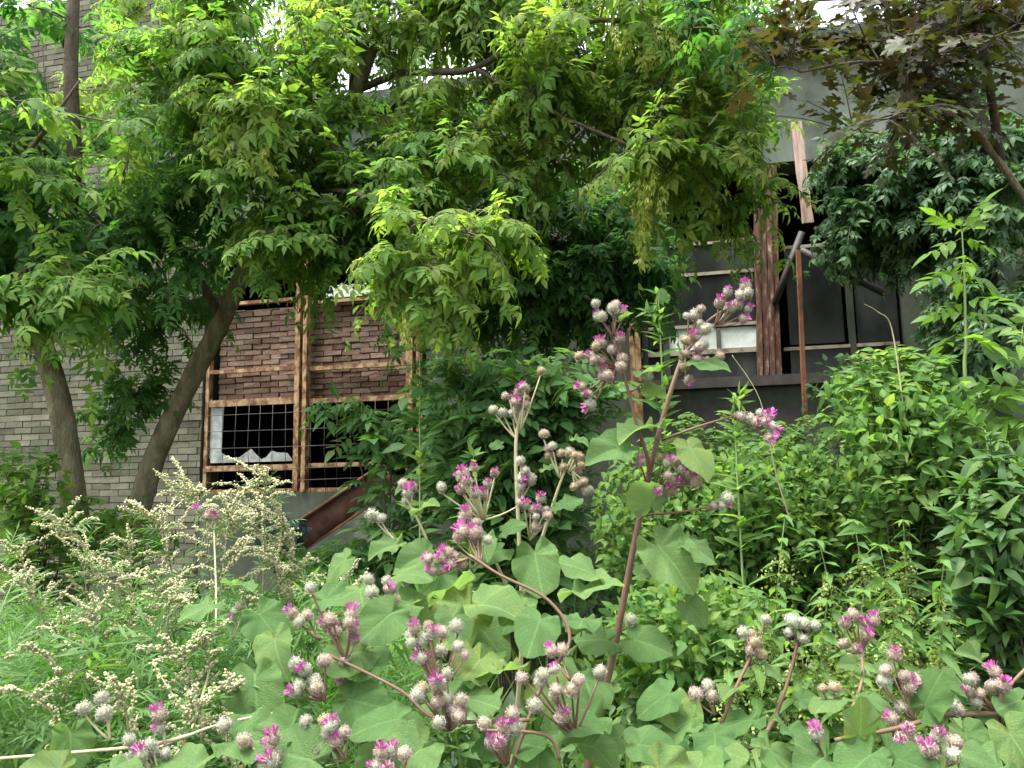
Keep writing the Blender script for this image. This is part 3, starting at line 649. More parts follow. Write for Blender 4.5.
sapling("ash_sapling", 0, [(1035, 470, 3.2), (1030, 380, 3.2), (1022, 330, 3.2)], "leafy green sapling cut by the picture edge below the bright tall sapling", "sapling", 'ash', ASHW, .4, .011, .08, droop=.5)
for i, (a, lab) in enumerate((([(930, 520, 3.3), (925, 430, 3.3), (915, 380, 3.25)], "bushy shoot with folded leaflets just left of the bright tall sapling"),
          ([(985, 560, 3.1), (990, 480, 3.1), (985, 430, 3.1)], "broad leaved green shoot below the bright tall sapling"))):
    sapling("ash_sapling", 0, a, lab, "sapling", 'vine', ASHW, .36, .01, .07, droop=.5)
def shrub(name, base, label, cat, mat, shoots, tmpl, size, stem='twig', group=None, r0=.007, step=.06, pair=True, inner=(), droop=.35):
    b = V3((base.x, base.y, 0)); t = thing(name, b, label, cat, group); g, lv = G(), Leaves()
    for e in shoots:
        s0 = b + V3((U(-.12, .12), U(-.1, .1), 0)); hor = V3((e.x - s0.x, e.y - s0.y, 0)); pts = bez(s0, e, V3((s0.x + hor.x * .25, s0.y + hor.y * .25, e.z * U(.8, 1.15))), 9)
        g.tube(pts, [r0 * (1 - .085 * i) for i in range(10)], 5)
        L_ = sum((pts[i + 1] - pts[i]).length for i in range(9)); m_ = int(L_ * .75 / step); ph = U(0, 6)
        for i in range(m_):
            f = .25 + .75 * (i + 1) / m_; q = min(8, int(f * 9)); p = pts[q].lerp(pts[q + 1], f * 9 - q); tg = (pts[q + 1] - pts[q]).normalized()
            for sg in (0, 3.14) if pair else (0,):
                a = ph + i * (1.57 if pair else 2.4) + sg; d = V3((math.cos(a), math.sin(a), U(-droop, .3))) + tg * .4
                lv.add(random.choice(tmpl), p, d, UP * .8 + V3((0, -.35, 0)) + rv(.3), size * U(.6, 1.2) * (1.1 - .4 * f))
    for p in inner: lv.add(random.choice(tmpl), p, rv(1) + V3((0, -.3, -.2)), UP + V3((0, -.5, 0)) + rv(.4), size * U(.6, 1.1))
    g.build("stem", M[stem], t); lv.into(G()).build("foliage", M[mat], t); return t
# elder-like shrub in the centre, in shade
shrub("elder_shrub", at(520, 560, 4.6), "deep green shrub with hanging compound leaves behind the pale flower stem", "shrub", 'ash_deep',
      ellip(480, 390, 75, 45, 4.4, .3, 16) + ellip(560, 380, 60, 30, 4.4, .25, 10) + ellip(440, 440, 50, 50, 4.5, .2, 8), ASHW, .33, step=.1, inner=ellip(490, 450, 90, 60, 4.6, .3, 60))
shrub("elder_shrub", at(405, 560, 4.9), "drooping dark leaf spray reaching across the lower barred window", "shrub", 'ash_deep',
      [at(318, 402, 4.8), at(350, 400, 4.7), at(372, 412, 4.7), at(395, 430, 4.8), at(430, 395, 4.8), at(420, 350, 4.9), at(450, 470, 4.7)], ASHW, .34, step=.16, droop=.8, inner=ellip(410, 420, 40, 60, 4.9, .2, 18))
shrub("elder_shrub", at(330, 600, 5.4), "low shaded shrub growing over the foot of the rusty chute", "shrub", 'ash_deep',
      ellip(335, 550, 50, 12, 5.3, .3, 12) + ellip(395, 540, 30, 30, 5.1, .2, 7), ASHW, .26, step=.09, inner=ellip(350, 580, 70, 24, 5.2, .3, 40))
for pts, lab in (([(470, 520, 3.6), (475, 480, 3.6), (473, 455, 3.6)], "small bright yellow green shoot in front of the deep green shrub"),
                 ([(420, 360, 4.2), (424, 285, 4.2)][0:1] + [(427, 345, 4.2), (432, 335, 4.2)], "fresh green shoot tip above the deep green shrub"),
                 ([(735, 430, 3.4), (738, 408, 3.4), (740, 395, 3.4)], "pale fresh shoot behind the right flowering side branch"),
                 ([(660, 330, 3.8), (650, 305, 3.8)][0:1] + [(655, 320, 3.8), (648, 312, 3.8)], "leafy shoot with pointed leaves behind the top flower cluster")):
    sapling("weed_shoot", 0, pts, lab, "weed", 'vine', LANCE, .14, .006, .03, lean=.6, start=.55)
# --- climbing masses on the right
def sky_mound(px, py, rx, ry, Y, rY, n): return ellip(px, py, rx, ry, Y, rY, n)
shrub("vine_mound", at(770, 640, 3.9), "rounded mound of heart leaved vines under the grimy right window", "vines", 'vine',
      ellip(770, 470, 110, 36, 4.0, .4, 60) + ellip(715, 425, 50, 18, 4.1, .3, 10) + ellip(830, 425, 50, 22, 4.0, .3, 14) + ellip(690, 470, 60, 50, 4.1, .3, 24) + ellip(780, 540, 110, 60, 3.6, .3, 60), OVATE, .056, step=.035, droop=.6,
      inner=ellip(770, 520, 130, 78, 3.8, .35, 5200) + ellip(660, 520, 70, 85, 3.9, .3, 2000) + ellip(690, 640, 90, 70, 3.2, .3, 2200))
shrub("vine_bush", at(910, 640, 3.3), "pale green vine bush climbing at the foot of the bright tall sapling", "vines", 'vine',
      ellip(880, 355, 40, 26, 3.4, .2, 8) + ellip(910, 390, 60, 50, 3.3, .25, 26) + ellip(920, 470, 70, 60, 3.2, .25, 26), OVATE + LANCE[:2], .07, step=.04,
      inner=ellip(915, 450, 75, 90, 3.3, .3, 2300) + ellip(860, 400, 40, 40, 3.5, .2, 300))
shrub("dark_bush", at(1000, 700, 2.9), "dense dark bush with broad leaves along the right edge", "bush", 'weeds',
      ellip(1000, 500, 50, 70, 2.9, .2, 24), BROAD + LANCE[:2], .095, step=.055, inner=ellip(1005, 560, 60, 110, 2.9, .25, 1200))
shrub("wall_vine", at(880, 560, 5.6), "thin leaved vine hanging below the dark sill near the corner", "vines", 'weeds',
      ellip(860, 400, 50, 35, 5.6, .3, 26), OVATE, .07, step=.05, inner=ellip(860, 400, 60, 50, 5.6, .3, 420))
shrub("wall_weeds", at(30, 600, 5.2), "leafy weeds crowding the foot of the pale brick wall", "weeds", 'elder',
      ellip(20, 480, 50, 50, 5.2, .3, 20) + ellip(110, 520, 50, 30, 5.4, .3, 14), OVATE, .09, step=.06, inner=ellip(20, 500, 60, 60, 5.2, .3, 380) + ellip(110, 540, 70, 30, 5.4, .3, 260))

# --- nettles
def nettle(px, py, Y, label):
    top = at(px, py, Y); b = V3((top.x + U(-.15, .15), top.y + U(0, .2), 0)); t = thing("nettle_plant", b, label, "nettle", "nettles among the vines on the right"); g, lv, fl = G(), Leaves(), Leaves()
    pts = bez(b, top, V3((b.x, b.y, top.z * .6)), 16); g.tube(pts, [.005 * (1 - .04 * i) for i in range(17)], 5)
    for i in range(5, 17):
        for h in (0, .5):
            p = pts[i].lerp(pts[min(16, i + 1)], h); a = i * 1.57 + h * 3.14 + U(-.3, .3)
            for sg in (0, 3.14):
                d = V3((math.cos(a + sg), math.sin(a + sg), U(-.5, .15))); lv.add(random.choice(LANCE), p, d, UP + rv(.25), U(.1, .155) * (1 - .55 * max(0, i - 11) / 5))
                if i < 15:
                    for q in range(3):
                        d2 = V3((math.cos(a + sg + U(-.6, .6)) * .7, math.sin(a + sg + U(-.6, .6)) * .7, -.5 + U(-.4, .3))).normalized(); L_ = U(.04, .08)
                        for k in range(7): fl.add(OVATE[0], p + d2 * (L_ * k / 6) + V3((0, 0, -.02 * (k / 6) ** 2)) + rv(.002), rv(1), rv(1), .013)
    g.build("stem", M['greenstem'], t); lv.into(G()).build("foliage", M['nettle'], t); fl.into(G()).build("flower_strings", M['catkin'], t)
NL = "tall green nettle with drooping strings of tiny flowers among the vines on the right"
for px, py, Y in ((785, 515, 2.7), (815, 540, 2.6), (850, 520, 2.7), (880, 545, 2.6), (868, 590, 2.3), (905, 600, 2.4), (830, 600, 2.4), (760, 590, 2.6), (795, 610, 2.35), (940, 620, 2.4), (945, 560, 2.6), (900, 520, 2.8), (725, 640, 2.4)):
    nettle(px + U(-4, 4), py, Y, NL)

# --- mugwort with cream plumes
BEAD = T([(1, 0, 0), (-1, 0, 0), (0, 1, 0), (0, -1, 0), (0, 0, 1.3), (0, 0, -1.3)], [(0, 2, 4), (2, 1, 4), (1, 3, 4), (3, 0, 4), (2, 0, 5), (1, 2, 5), (3, 1, 5), (0, 3, 5)], [(0, 0)] * 6)
def mugwort(tipx, tipy, Y, lean, label, rich=1.0, group="cream plumed mugwort stems at lower left"):
    top = at(tipx, tipy, Y); b = V3((top.x - lean * .5 + U(-.05, .05), top.y + U(.05, .25), 0)); t = thing("mugwort_plant", b, label, "mugwort", group)
    g, lv, pl = G(), Leaves(), Leaves()
    pts = bez(b, top, V3((b.x + lean * .1, b.y - .02, top.z * .95)), 24); g.tube(pts, [.0045 * (1 - .03 * i) for i in range(25)], 5)
    def spike(p0, d, L_, dr):
        e = p0 + d * L_ + V3((0, 0, -dr * L_)); q = bez(p0, e, p0 + d * L_ * .6, 7); g.tube(q, [.0016] * 8, 4)
        m_ = int(L_ / .0042)
        for k in range(m_):
            f = (k + .5) / m_; i = min(6, int(f * 7)); p = q[i].lerp(q[i + 1], f * 7 - i)
            for _ in range(2): pl.add(BEAD, p + rv(.0028), rv(1), rv(1), U(.0024, .0042) * (1.1 - .4 * f))
    for i in range(6, 25):
        f = i / 24; p = pts[i]; tg = (pts[min(24, i + 1)] - pts[i - 1]).normalized()
        for q in range(3 if f < .8 else 2):
            a = U(0, 6.28); d = V3((math.cos(a), math.sin(a), U(-.2, .6))) + tg * .3; lv.add(random.choice(FEATH), p + tg * U(-.02, .02), d, UP + rv(.4), U(.07, .13) * (1.15 - .6 * f))
        if f > .7:
            for q in range(int(1.7 * rich + R())):
                a = U(0, 6.28); d = (tg * .55 + V3((math.cos(a), math.sin(a) * .7, .25))).normalized(); spike(p, d, U(.07, .17) * (1.25 - f * .6) * rich, U(-.2, .7))
    spike(top, (pts[-1] - pts[-3]).normalized(), .07 * rich, .2)
    g.build("stem", M['palestem'], t); lv.into(G()).build("foliage", M['mugwort'], t); pl.into(G()).build("flower_plume", M['plume'], t)
MUG = [(62, 522, 1.95, -.25, 1.0, "mugwort with its cream plume arching left over the foot of the left trunk"), (148, 515, 1.95, -.15, 1.1, "cream plumed mugwort beside the foot of the right leaning trunk"),
       (192, 492, 1.85, -.05, 1.2, "tallest cream mugwort plume left of the barred window"), (266, 482, 1.85, .05, 1.2, "cream mugwort plume standing right under the barred window"), (284, 520, 1.9, .08, 1.1, "mugwort plume in front of the blue grey rubble"),
       (230, 520, 1.8, .0, 1.2, "thick cream mugwort plume between two taller plumes under the window corner")]
MC = "cream plumed mugwort standing in the thick feathery weeds at lower left"
for a in MUG: mugwort(a[0], a[1], a[2], a[3], a[5], a[4])
for px, py, Y, ln in ((20, 580, 1.9, -.2), (8, 545, 2.0, -.1), (110, 565, 1.8, -.1), (150, 575, 1.7, 0), (36, 650, 1.5, -.1), (95, 615, 1.65, -.1), (170, 600, 1.7, .05), (205, 640, 1.5, .05), (180, 655, 1.5, -.05), (60, 625, 1.7, 0),
                      (235, 690, 1.35, .05), (120, 690, 1.35, -.05), (15, 690, 1.4, -.1), (190, 705, 1.3, 0), (300, 570, 1.9, .1), (345, 580, 1.8, .1), (330, 600, 1.8, .1), (245, 600, 1.8, 0), (275, 560, 1.85, .05), (130, 545, 2.0, .05), (80, 560, 1.95, 0)):
    mugwort(px, py, Y, ln, MC, U(.55, .95))

# --- burdock heads
def sphere_dirs(n):
    out = []
    for i in range(n):
        z = 1 - 2 * (i + .5) / n; a = i * 2.39996; r = math.sqrt(1 - z * z); out.append(V3((math.cos(a) * r, math.sin(a) * r, z)))
    return out
def burmat(name, stops):
    m, nt, N, L, P, O = newmat(name); a = N.new("ShaderNodeAttribute"); a.attribute_name = "rnd"
    nz = noise(N, L, 180, 2); f = math_(N, L, 'ADD', a.outputs["Fac"], math_(N, L, 'MULTIPLY', math_(N, L, 'SUBTRACT', nz.outputs["Fac"], .5), .5))
    rp = ramp(N, stops); L.new(f, rp.inputs[0]); L.new(rp.outputs[0], P.inputs["Base Color"]); P.inputs["Roughness"].default_value = .85; P.inputs["Specular IOR Level"].default_value = .15; return m
BM = [burmat("woolly_bur_white", [(.1, (.13, .18, .08)), (.4, (.25, .26, .18)), (.75, (.42, .38, .36)), (1, (.26, .09, .12))]),
      burmat("woolly_bur_rosy", [(.1, (.16, .16, .08)), (.4, (.27, .22, .16)), (.72, (.42, .31, .31)), (1, (.22, .05, .08))]),
      burmat("fading_bur_brown", [(.1, (.15, .13, .06)), (.45, (.26, .21, .13)), (.75, (.36, .28, .21)), (1, (.2, .07, .05))])]
FM = burmat("magenta_floret", [(0, (.6, .38, .48)), (.35, (.5, .18, .38)), (1, (.4, .07, .29))])
def bur(kind):
    g = G(); ds = sphere_dirs(90)
    ico = sphere_dirs(1); rings, seg = 7, 10; v, f, rr = [], [], []
    for i in range(rings + 1):
        th = math.pi * i / rings
        for j in range(seg):
            a = 2 * math.pi * j / seg; r = .0105 * U(.95, 1.05); v.append((math.sin(th) * math.cos(a) * r, math.sin(th) * math.sin(a) * r, math.cos(th) * r * 1.05)); rr.append(.1 + R() * .5)
    for i in range(rings):
        for j in range(seg): q = (j + 1) % seg; f.append((i * seg + j, (i + 1) * seg + j, (i + 1) * seg + q, i * seg + q))
    g.raw(v, f, r=rr)
    for d in ds:                                    # hooked bracts
        d = (d + rv(.12)).normalized(); t = d.cross(V3((.3, .5, .8))).normalized() * .00065; b = d.cross(t).normalized() * .00065; L_ = .0068 * U(.6, 1.25)
        tip = d * (.0105 + L_) + rv(.0008); p = d * .0098; k = U(.6, 1)
        g.raw([p + t, p - t * .5 + b, p - t * .5 - b, tip], [(0, 1, 3), (1, 2, 3), (2, 0, 3)], r=[.3, .3, .3, k])
    for _ in range(95 if kind < 2 else 50):         # cobweb wool
        d = rv(1).normalized(); e = (d + rv(.45)).normalized(); a = d * .0128; c = e * .0132; mid = (d + e).normalized() * .0145; s = rv(1).normalized() * .00035
        g.raw([a - s, a + s, mid + s, mid - s, c + s, c - s], [(0, 1, 2, 3), (3, 2, 4, 5)], r=[.72] * 6)
    return g.build("flower_head", BM[kind], me_only=True)
def florets(n=46):
    g = G()
    for _ in range(n):
        a = U(0, 6.28); s = U(0, .75) ** .8; d = V3((math.cos(a) * s, math.sin(a) * s, 1)).normalized(); p = d * .009; e = d * (.0165 + U(0, .005)) + V3((math.cos(a), math.sin(a), 0)) * .0012; t = d.cross(V3((math.sin(a), math.cos(a), .3))).normalized() * .0007
        g.raw([p - t, p + t, e + t * 1.3, e - t * 1.3], [(0, 1, 2, 3)], r=[0, .1, .8 + R() * .2, 1])
    return g.build("florets", FM, me_only=True)
BURS = [[bur(k) for _ in range(4)] for k in range(3)]; FLO = [florets(random.randint(34, 56)) for _ in range(3)]
LEAFM = []
for t in HEARTS:
    for r_ in (U(0, .35), U(.3, .7), U(.65, 1)):
        g = G(); n_ = len(t.v); g.v.append(t.v.copy()); g.uv.append(t.uv); g.r.append(np.full(n_, r_)); g.idx.append(t.idx); g.tot.append(t.tot); g.n = n_
        LEAFM.append(g.build("leaf", M['burdock'], me_only=True))
def orient(o, d, nrm):
    d = V3(d).normalized(); x = d.cross(V3(nrm)).normalized(); z = x.cross(d); mm = Matrix((x, d, z)).transposed(); o.rotation_euler = mm.to_euler()
class Burdock:
    def __init__(s, base, label, stem='redstem'):
        s.b = V3((base.x, base.y, 0)); s.t = thing("burdock_plant", s.b, label, "burdock"); s.g = G(); s.mat = M[stem]; s.heads = s.leaves = 0
    def stem(s, pts, r0, r1):
        q = [p if isinstance(p, Vector) else at(*p) for p in pts]
        if isinstance(pts[0], Vector): q[1:1] = [q[0].lerp(q[1], .5), q[1] + (q[0] - q[1]).normalized() * .06]
        P = smooth_poly(q, 5); s.g.tube(P, [r0 + (r1 - r0) * i / (len(P) - 1) for i in range(len(P))], 8, bump=.04); return P
    def head(s, p, kind, opened, d, sc=1.0):
        sc *= .7 * U(.86, 1.12); o = link("flower_head", random.choice(BURS[kind]), s.t, p - s.b); o.scale = (sc * U(.9, 1.1), sc * U(.9, 1.1), sc * U(.85, 1.15)); orient(o, V3(d).cross(V3((.3, .2, .9)) + rv(.2)), d); s.heads += 1
        if opened: f = link("florets", random.choice(FLO), o); f.scale = [U(.95, 1.25)] * 3
    def cluster(s, px, py, Y, n, spread, root=None, mix=(.35, .55, .1), openp=.4, sc=1.1):
        c = at(px, py, Y); root = c + V3((0, .01, -.06)) if root is None else root; ps = []
        for _ in range(n):
            for _try in range(30):
                q = V3((random.gauss(0, 1), random.gauss(0, .6), random.gauss(0, 1))); p = c + q * (spread / FPX * Y * .48)
                if all((p - e).length > .0135 * sc for e in ps): break
            ps.append(p); k = 0 if R() < mix[0] else (1 if R() < mix[1] / (mix[1] + mix[2] + 1e-6) else 2)
            d = (p - root).normalized() * .5 + V3((0, -.35, .35)) + rv(.25)
            s.head(p, k, k != 2 and R() < openp * 1.15, d, sc * U(.85, 1.1))
            e = p - d.normalized() * .011; s.g.tube(bez(root, e, root.lerp(e, .5) + V3((0, 0, -.006)), 4), [.0022, .002, .0018, .0016, .0015], 5)
    def leaf(s, px, py, Y, size_px, d=None, root=None, tilt=None):
        p = at(px, py, Y); o = link("leaf", random.choice(LEAFM), s.t, p - s.b); sz = size_px / FPX * Y * .62
        d = V3((U(-1, 1), U(-.9, .1), U(-.5, .1))) if d is None else V3(d); nrm = V3((U(-.6, .6), U(-1.1, -.1), .8)) if tilt is None else V3(tilt)
        o.scale = [sz] * 3; orient(o, d, nrm); s.leaves += 1
    def done(s): s.g.build("stem", s.mat, s.t)
# main plant
B = Burdock(at(590, 768, 1.5), "tallest burdock with purple flower clusters on a thick reddish stem at the centre")
P = B.stem([B.b, (588, 768, 1.5), (602, 705, 1.5), (616, 640, 1.5), (634, 545, 1.5), (650, 470, 1.5), (668, 400, 1.5), (690, 338, 1.5), (702, 320, 1.5)], .0095, .0035)
B.stem([(639, 520, 1.5), (649, 470, 1.48), (637, 425, 1.47), (624, 375, 1.46), (614, 340, 1.46)], .0045, .0025)
B.cluster(604, 358, 1.46, 14, 26, at(616, 368, 1.47), (.25, .6, .1), .55); B.cluster(612, 312, 1.46, 8, 16, at(613, 336, 1.46), (.7, .3, .05), .3); B.cluster(590, 395, 1.46, 3, 10, at(608, 375, 1.46), (.2, .8, 0), .6)
B.stem([(690, 338, 1.5), (712, 318, 1.48), (728, 308, 1.47)], .003, .002)
B.cluster(737, 302, 1.47, 11, 18, at(715, 326, 1.48), (.75, .25, 0), .3); B.cluster(698, 352, 1.47, 13, 24, at(684, 352, 1.5), (.15, .75, .1), .12); B.cluster(692, 318, 1.48, 5, 14, at(688, 340, 1.5), (.2, .6, .2), .1)
B.stem([(662, 440, 1.5), (700, 426, 1.46), (748, 412, 1.44)], .0028, .0016); B.cluster(764, 424, 1.43, 6, 15, at(748, 414, 1.44), (.3, .7, 0), .7); B.cluster(746, 416, 1.44, 2, 6, at(735, 416, 1.44), (1, 0, 0), 0)
B.cluster(676, 474, 1.46, 15, 26, at(652, 495, 1.5), (.25, .7, .05), .55); B.stem([(641, 515, 1.5), (680, 512, 1.46), (712, 506, 1.44)], .0028, .0016); B.cluster(720, 503, 1.44, 3, 8, at(706, 508, 1.44), (.6, .4, 0), .6)
B.cluster(646, 377, 1.46, 1, 2, at(630, 392, 1.47), (1, 0, 0), 0); B.cluster(632, 620, 1.48, 1, 2, at(618, 632, 1.5), (1, 0, 0), 0)
for a in ((648, 428, 1.47, 62, (-.7, -.5, .0)), (622, 448, 1.45, 62, (-.85, -.4, -.1)), (690, 448, 1.44, 62, (.35, -.5, -.7)), (655, 395, 1.47, 36, (-.3, -.4, .4)), (650, 372, 1.46, 40, (-.5, -.6, .0)), (700, 362, 1.46, 52, (.75, -.5, -.2)),
          (680, 355, 1.47, 24, (0, -.3, 1)), (660, 548, 1.44, 80, (.5, -.5, -.6)), (650, 505, 1.46, 60, (-.4, -.5, .6)), (690, 545, 1.43, 50, (.7, -.4, -.5)), (606, 640, 1.47, 52, (-.8, -.3, .1)), (636, 640, 1.46, 58, (.8, -.4, -.2)), (640, 575, 1.45, 34, (.5, -.3, .2)),
          (596, 575, 1.44, 74, (-.6, -.4, .3)), (580, 590, 1.42, 80, (.5, -.5, .2)), (688, 605, 1.45, 40, (.5, -.4, -.5)), (622, 320, 1.46, 22, (.5, -.2, .5)), (664, 300, 1.47, 20, (-.2, -.2, .9))):
    B.leaf(*a[:4], d=a[4])
B.done()
# pale stemmed burdock left of it
B = Burdock(at(520, 768, 1.62), "burdock on thin pale stems left of the thick reddish one, heads partly brown", 'palestem')
B.stem([B.b, (512, 768, 1.62), (522, 640, 1.62), (520, 560, 1.62), (516, 470, 1.62), (517, 430, 1.62), (524, 405, 1.62)], .006, .003)
B.cluster(526, 396, 1.62, 9, 20, at(520, 432, 1.62), (.35, .6, .05), .45); B.cluster(508, 412, 1.62, 4, 10, at(517, 440, 1.62), (.8, .2, 0), 0)
B.stem([(522, 600, 1.62), (548, 520, 1.6), (562, 478, 1.58), (572, 458, 1.58)], .004, .002)
B.cluster(552, 446, 1.58, 6, 17, at(560, 478, 1.58), (.1, .3, .7), .05); B.cluster(574, 462, 1.58, 5, 15, at(568, 472, 1.58), (0, .3, .8), .05); B.cluster(582, 484, 1.57, 4, 9, at(572, 470, 1.58), (.1, .5, .5), .2)
B.stem([(522, 620, 1.62), (495, 560, 1.58), (478, 520, 1.56)], .004, .002); B.cluster(474, 490, 1.55, 16, 32, at(484, 520, 1.56), (.5, .5, .02), .4); B.cluster(522, 476, 1.56, 6, 14, at(520, 500, 1.58), (.4, .6, 0), .4); B.cluster(540, 515, 1.55, 8, 16, at(530, 540, 1.58), (.4, .6, 0), .25)
B.stem([(500, 600, 1.6), (450, 580, 1.56), (418, 520, 1.56), (406, 498, 1.56)], .0035, .002); B.cluster(406, 489, 1.56, 4, 11, at(410, 505, 1.56), (.7, .3, 0), .35); B.cluster(378, 520, 1.56, 2, 6, at(395, 540, 1.56), (1, 0, 0), 0)
for a in ((575, 440, 1.6, 24, (.8, -.3, -.1)), (545, 470, 1.6, 24, (.8, -.3, .3)), (500, 445, 1.6, 18, (-1, -.2, 0)), (535, 555, 1.52, 70, (.1, -.5, -.7)), (500, 550, 1.54, 50, (-.6, -.5, -.2)), (560, 505, 1.56, 40, (.6, -.3, .2)), (450, 600, 1.5, 74, (.2, -.5, .4)), (470, 620, 1.48, 80, (.6, -.5, -.3)),
          (425, 555, 1.52, 50, (-.7, -.4, -.2)), (395, 545, 1.55, 44, (-.8, -.4, -.1)), (440, 575, 1.53, 60, (-.2, -.6, -.5)), (420, 510, 1.55, 36, (.5, -.4, .4)), (480, 540, 1.5, 44, (.2, -.6, -.2)), (520, 600, 1.5, 60, (-.4, -.5, -.3)), (505, 530, 1.53, 34, (.6, -.3, .4))):
    B.leaf(*a[:4], d=a[4])
B.done()
# lower centre burdock, near
B = Burdock(at(500, 820, 1.2), "low burdock with dense woolly heads and big leaves at the lower centre")
B.stem([B.b, (505, 790, 1.2), (540, 690, 1.22), (570, 640, 1.24), (548, 600, 1.26), (500, 575, 1.28), (470, 555, 1.3)], .0034, .0022)
B.cluster(470, 540, 1.32, 12, 22, at(480, 562, 1.3), (.25, .75, 0), .5); B.cluster(442, 560, 1.3, 5, 12, at(468, 558, 1.3), (.1, .9, 0), .9)
B.stem([(530, 720, 1.2), (440, 720, 1.2), (400, 690, 1.22), (330, 655, 1.25)], .0032, .002)
B.cluster(432, 640, 1.22, 16, 34, at(440, 690, 1.2), (.6, .4, 0), .4); B.cluster(440, 700, 1.18, 13, 32, at(450, 730, 1.2), (.4, .3, .4), .1); B.cluster(345, 625, 1.25, 10, 30, at(345, 660, 1.25), (.2, .8, 0), .45)
B.cluster(310, 682, 1.2, 8, 22, at(325, 700, 1.22), (.5, .5, 0), .4); B.cluster(330, 730, 1.16, 9, 24, at(345, 760, 1.16), (.3, .6, .1), .4); B.cluster(388, 756, 1.12, 6, 18, at(395, 780, 1.12), (.4, .6, 0), .6)
B.stem([(560, 760, 1.18), (545, 735, 1.18), (480, 730, 1.16)], .0028, .002); B.cluster(498, 738, 1.14, 7, 22, at(505, 765, 1.16), (.3, .7, 0), .4); B.cluster(563, 690, 1.18, 11, 28, at(575, 735, 1.2), (.55, .45, 0), .45); B.cluster(558, 655, 1.22, 2, 8, at(570, 680, 1.2), (.5, .5, 0), .6)
B.cluster(300, 612, 1.3, 3, 10, at(320, 640, 1.3), (.1, .9, 0), .5); B.cluster(390, 585, 1.34, 6, 18, at(385, 610, 1.33), (.7, .3, 0), .15)
for i in range(30):
    px, py = U(330, 690), U(600, 790)
    if 600 < px and py < 690: continue
    B.leaf(px, py, 1.3 - (py - 600) / 200 * .18 + U(0, .16), U(38, 88))
for a in ((400, 575, 1.4, 50), (360, 590, 1.42, 50), (370, 650, 1.3, 64), (350, 700, 1.25, 70), (480, 660, 1.28, 70), (510, 670, 1.27, 74), (540, 620, 1.3, 66), (590, 720, 1.25, 80), (640, 745, 1.2, 70), (420, 750, 1.15, 86)): B.leaf(*a)
B.done()
# lower left burdock
B = Burdock(at(140, 830, 1.25), "burdock lying low among the mugwort with a long stem across the lower left", 'palestem')
B.stem([B.b, (120, 770, 1.2), (190, 735, 1.2), (230, 722, 1.22), (280, 712, 1.24)], .003, .0016); B.stem([(190, 735, 1.2), (150, 745, 1.18), (80, 752, 1.16), (-20, 760, 1.15)], .003, .002)
B.cluster(150, 752, 1.16, 8, 20, at(160, 775, 1.16), (.7, .3, 0), .4); B.cluster(158, 722, 1.18, 2, 5, at(165, 745, 1.18), (.5, .5, 0), 1); B.cluster(225, 725, 1.2, 1, 2, None, (1, 0, 0), 0); B.cluster(270, 750, 1.16, 5, 20, at(280, 775, 1.16), (.6, .4, 0), .4); B.cluster(95, 705, 1.2, 3, 16, at(110, 740, 1.2), (1, 0, 0), 0)
B.cluster(212, 512, 1.8, 5, 11, at(214, 530, 1.8), (.6, .4, 0), .4); B.stem([(190, 735, 1.4), (215, 640, 1.6), (214, 530, 1.8)], .0026, .0016); B.cluster(237, 612, 1.6, 3, 8, at(232, 640, 1.6), (.5, .5, 0), .4)
for a in ((70, 735, 1.2, 60, (.3, -.3, -.8)), (210, 605, 1.6, 54, (-.5, -.5, -.2)), (235, 585, 1.62, 46, (.6, -.4, .1)), (260, 615, 1.55, 64, (.5, -.4, -.4)), (275, 640, 1.5, 60, (.2, -.5, -.5)), (255, 680, 1.35, 80, (.2, -.4, -.8)), (240, 740, 1.2, 90), (290, 730, 1.2, 70), (310, 760, 1.15, 90), (190, 770, 1.15, 90), (345, 560, 1.6, 46), (110, 770, 1.1, 70), (325, 600, 1.5, 56), (60, 770, 1.1, 60)):
    B.leaf(*a[:4], d=a[4] if len(a) > 4 else None)
B.done()
# right hand burdocks
B = Burdock(at(690, 840, 1.3), "upright burdock with faded buff heads in front of the nettles, right of the thick stem")
B.stem([B.b, (690, 790, 1.3), (715, 740, 1.32), (735, 690, 1.34), (752, 655, 1.36)], .005, .0025); B.stem([(700, 770, 1.3), (760, 740, 1.34), (785, 690, 1.38), (798, 640, 1.4)], .005, .0022)
B.cluster(755, 640, 1.36, 6, 17, at(748, 665, 1.36), (.2, .1, .8), 0); B.cluster(797, 622, 1.4, 7, 13, at(798, 646, 1.4), (1, 0, 0), .0); B.cluster(705, 692, 1.32, 3, 8, at(715, 715, 1.32), (.7, .3, 0), .2)
for a in ((765, 665, 1.35, 40, (.3, -.4, -.3)), (735, 690, 1.32, 44, (-.3, -.4, .2)), (750, 720, 1.28, 60), (715, 735, 1.25, 70), (690, 720, 1.28, 60), (770, 750, 1.22, 80), (735, 770, 1.18, 90), (800, 700, 1.35, 30, (.8, -.2, .1)), (700, 765, 1.18, 80), (660, 770, 1.15, 80)):
    B.leaf(*a[:4], d=a[4] if len(a) > 4 else None)
B.done()
B = Burdock(at(860, 840, 1.25), "burdock with one pink flowered head cluster before the nettles at lower right")
B.stem([B.b, (830, 800, 1.25), (845, 730, 1.3), (862, 680, 1.36), (860, 645, 1.4)], .005, .0024); B.cluster(856, 628, 1.4, 9, 18, at(860, 652, 1.4), (.35, .65, 0), .6)
B.cluster(815, 733, 1.22, 2, 7, at(825, 760, 1.22), (.5, .5, 0), .5); B.cluster(828, 690, 1.3, 2, 7, at(835, 712, 1.3), (.1, .1, .9), 0)
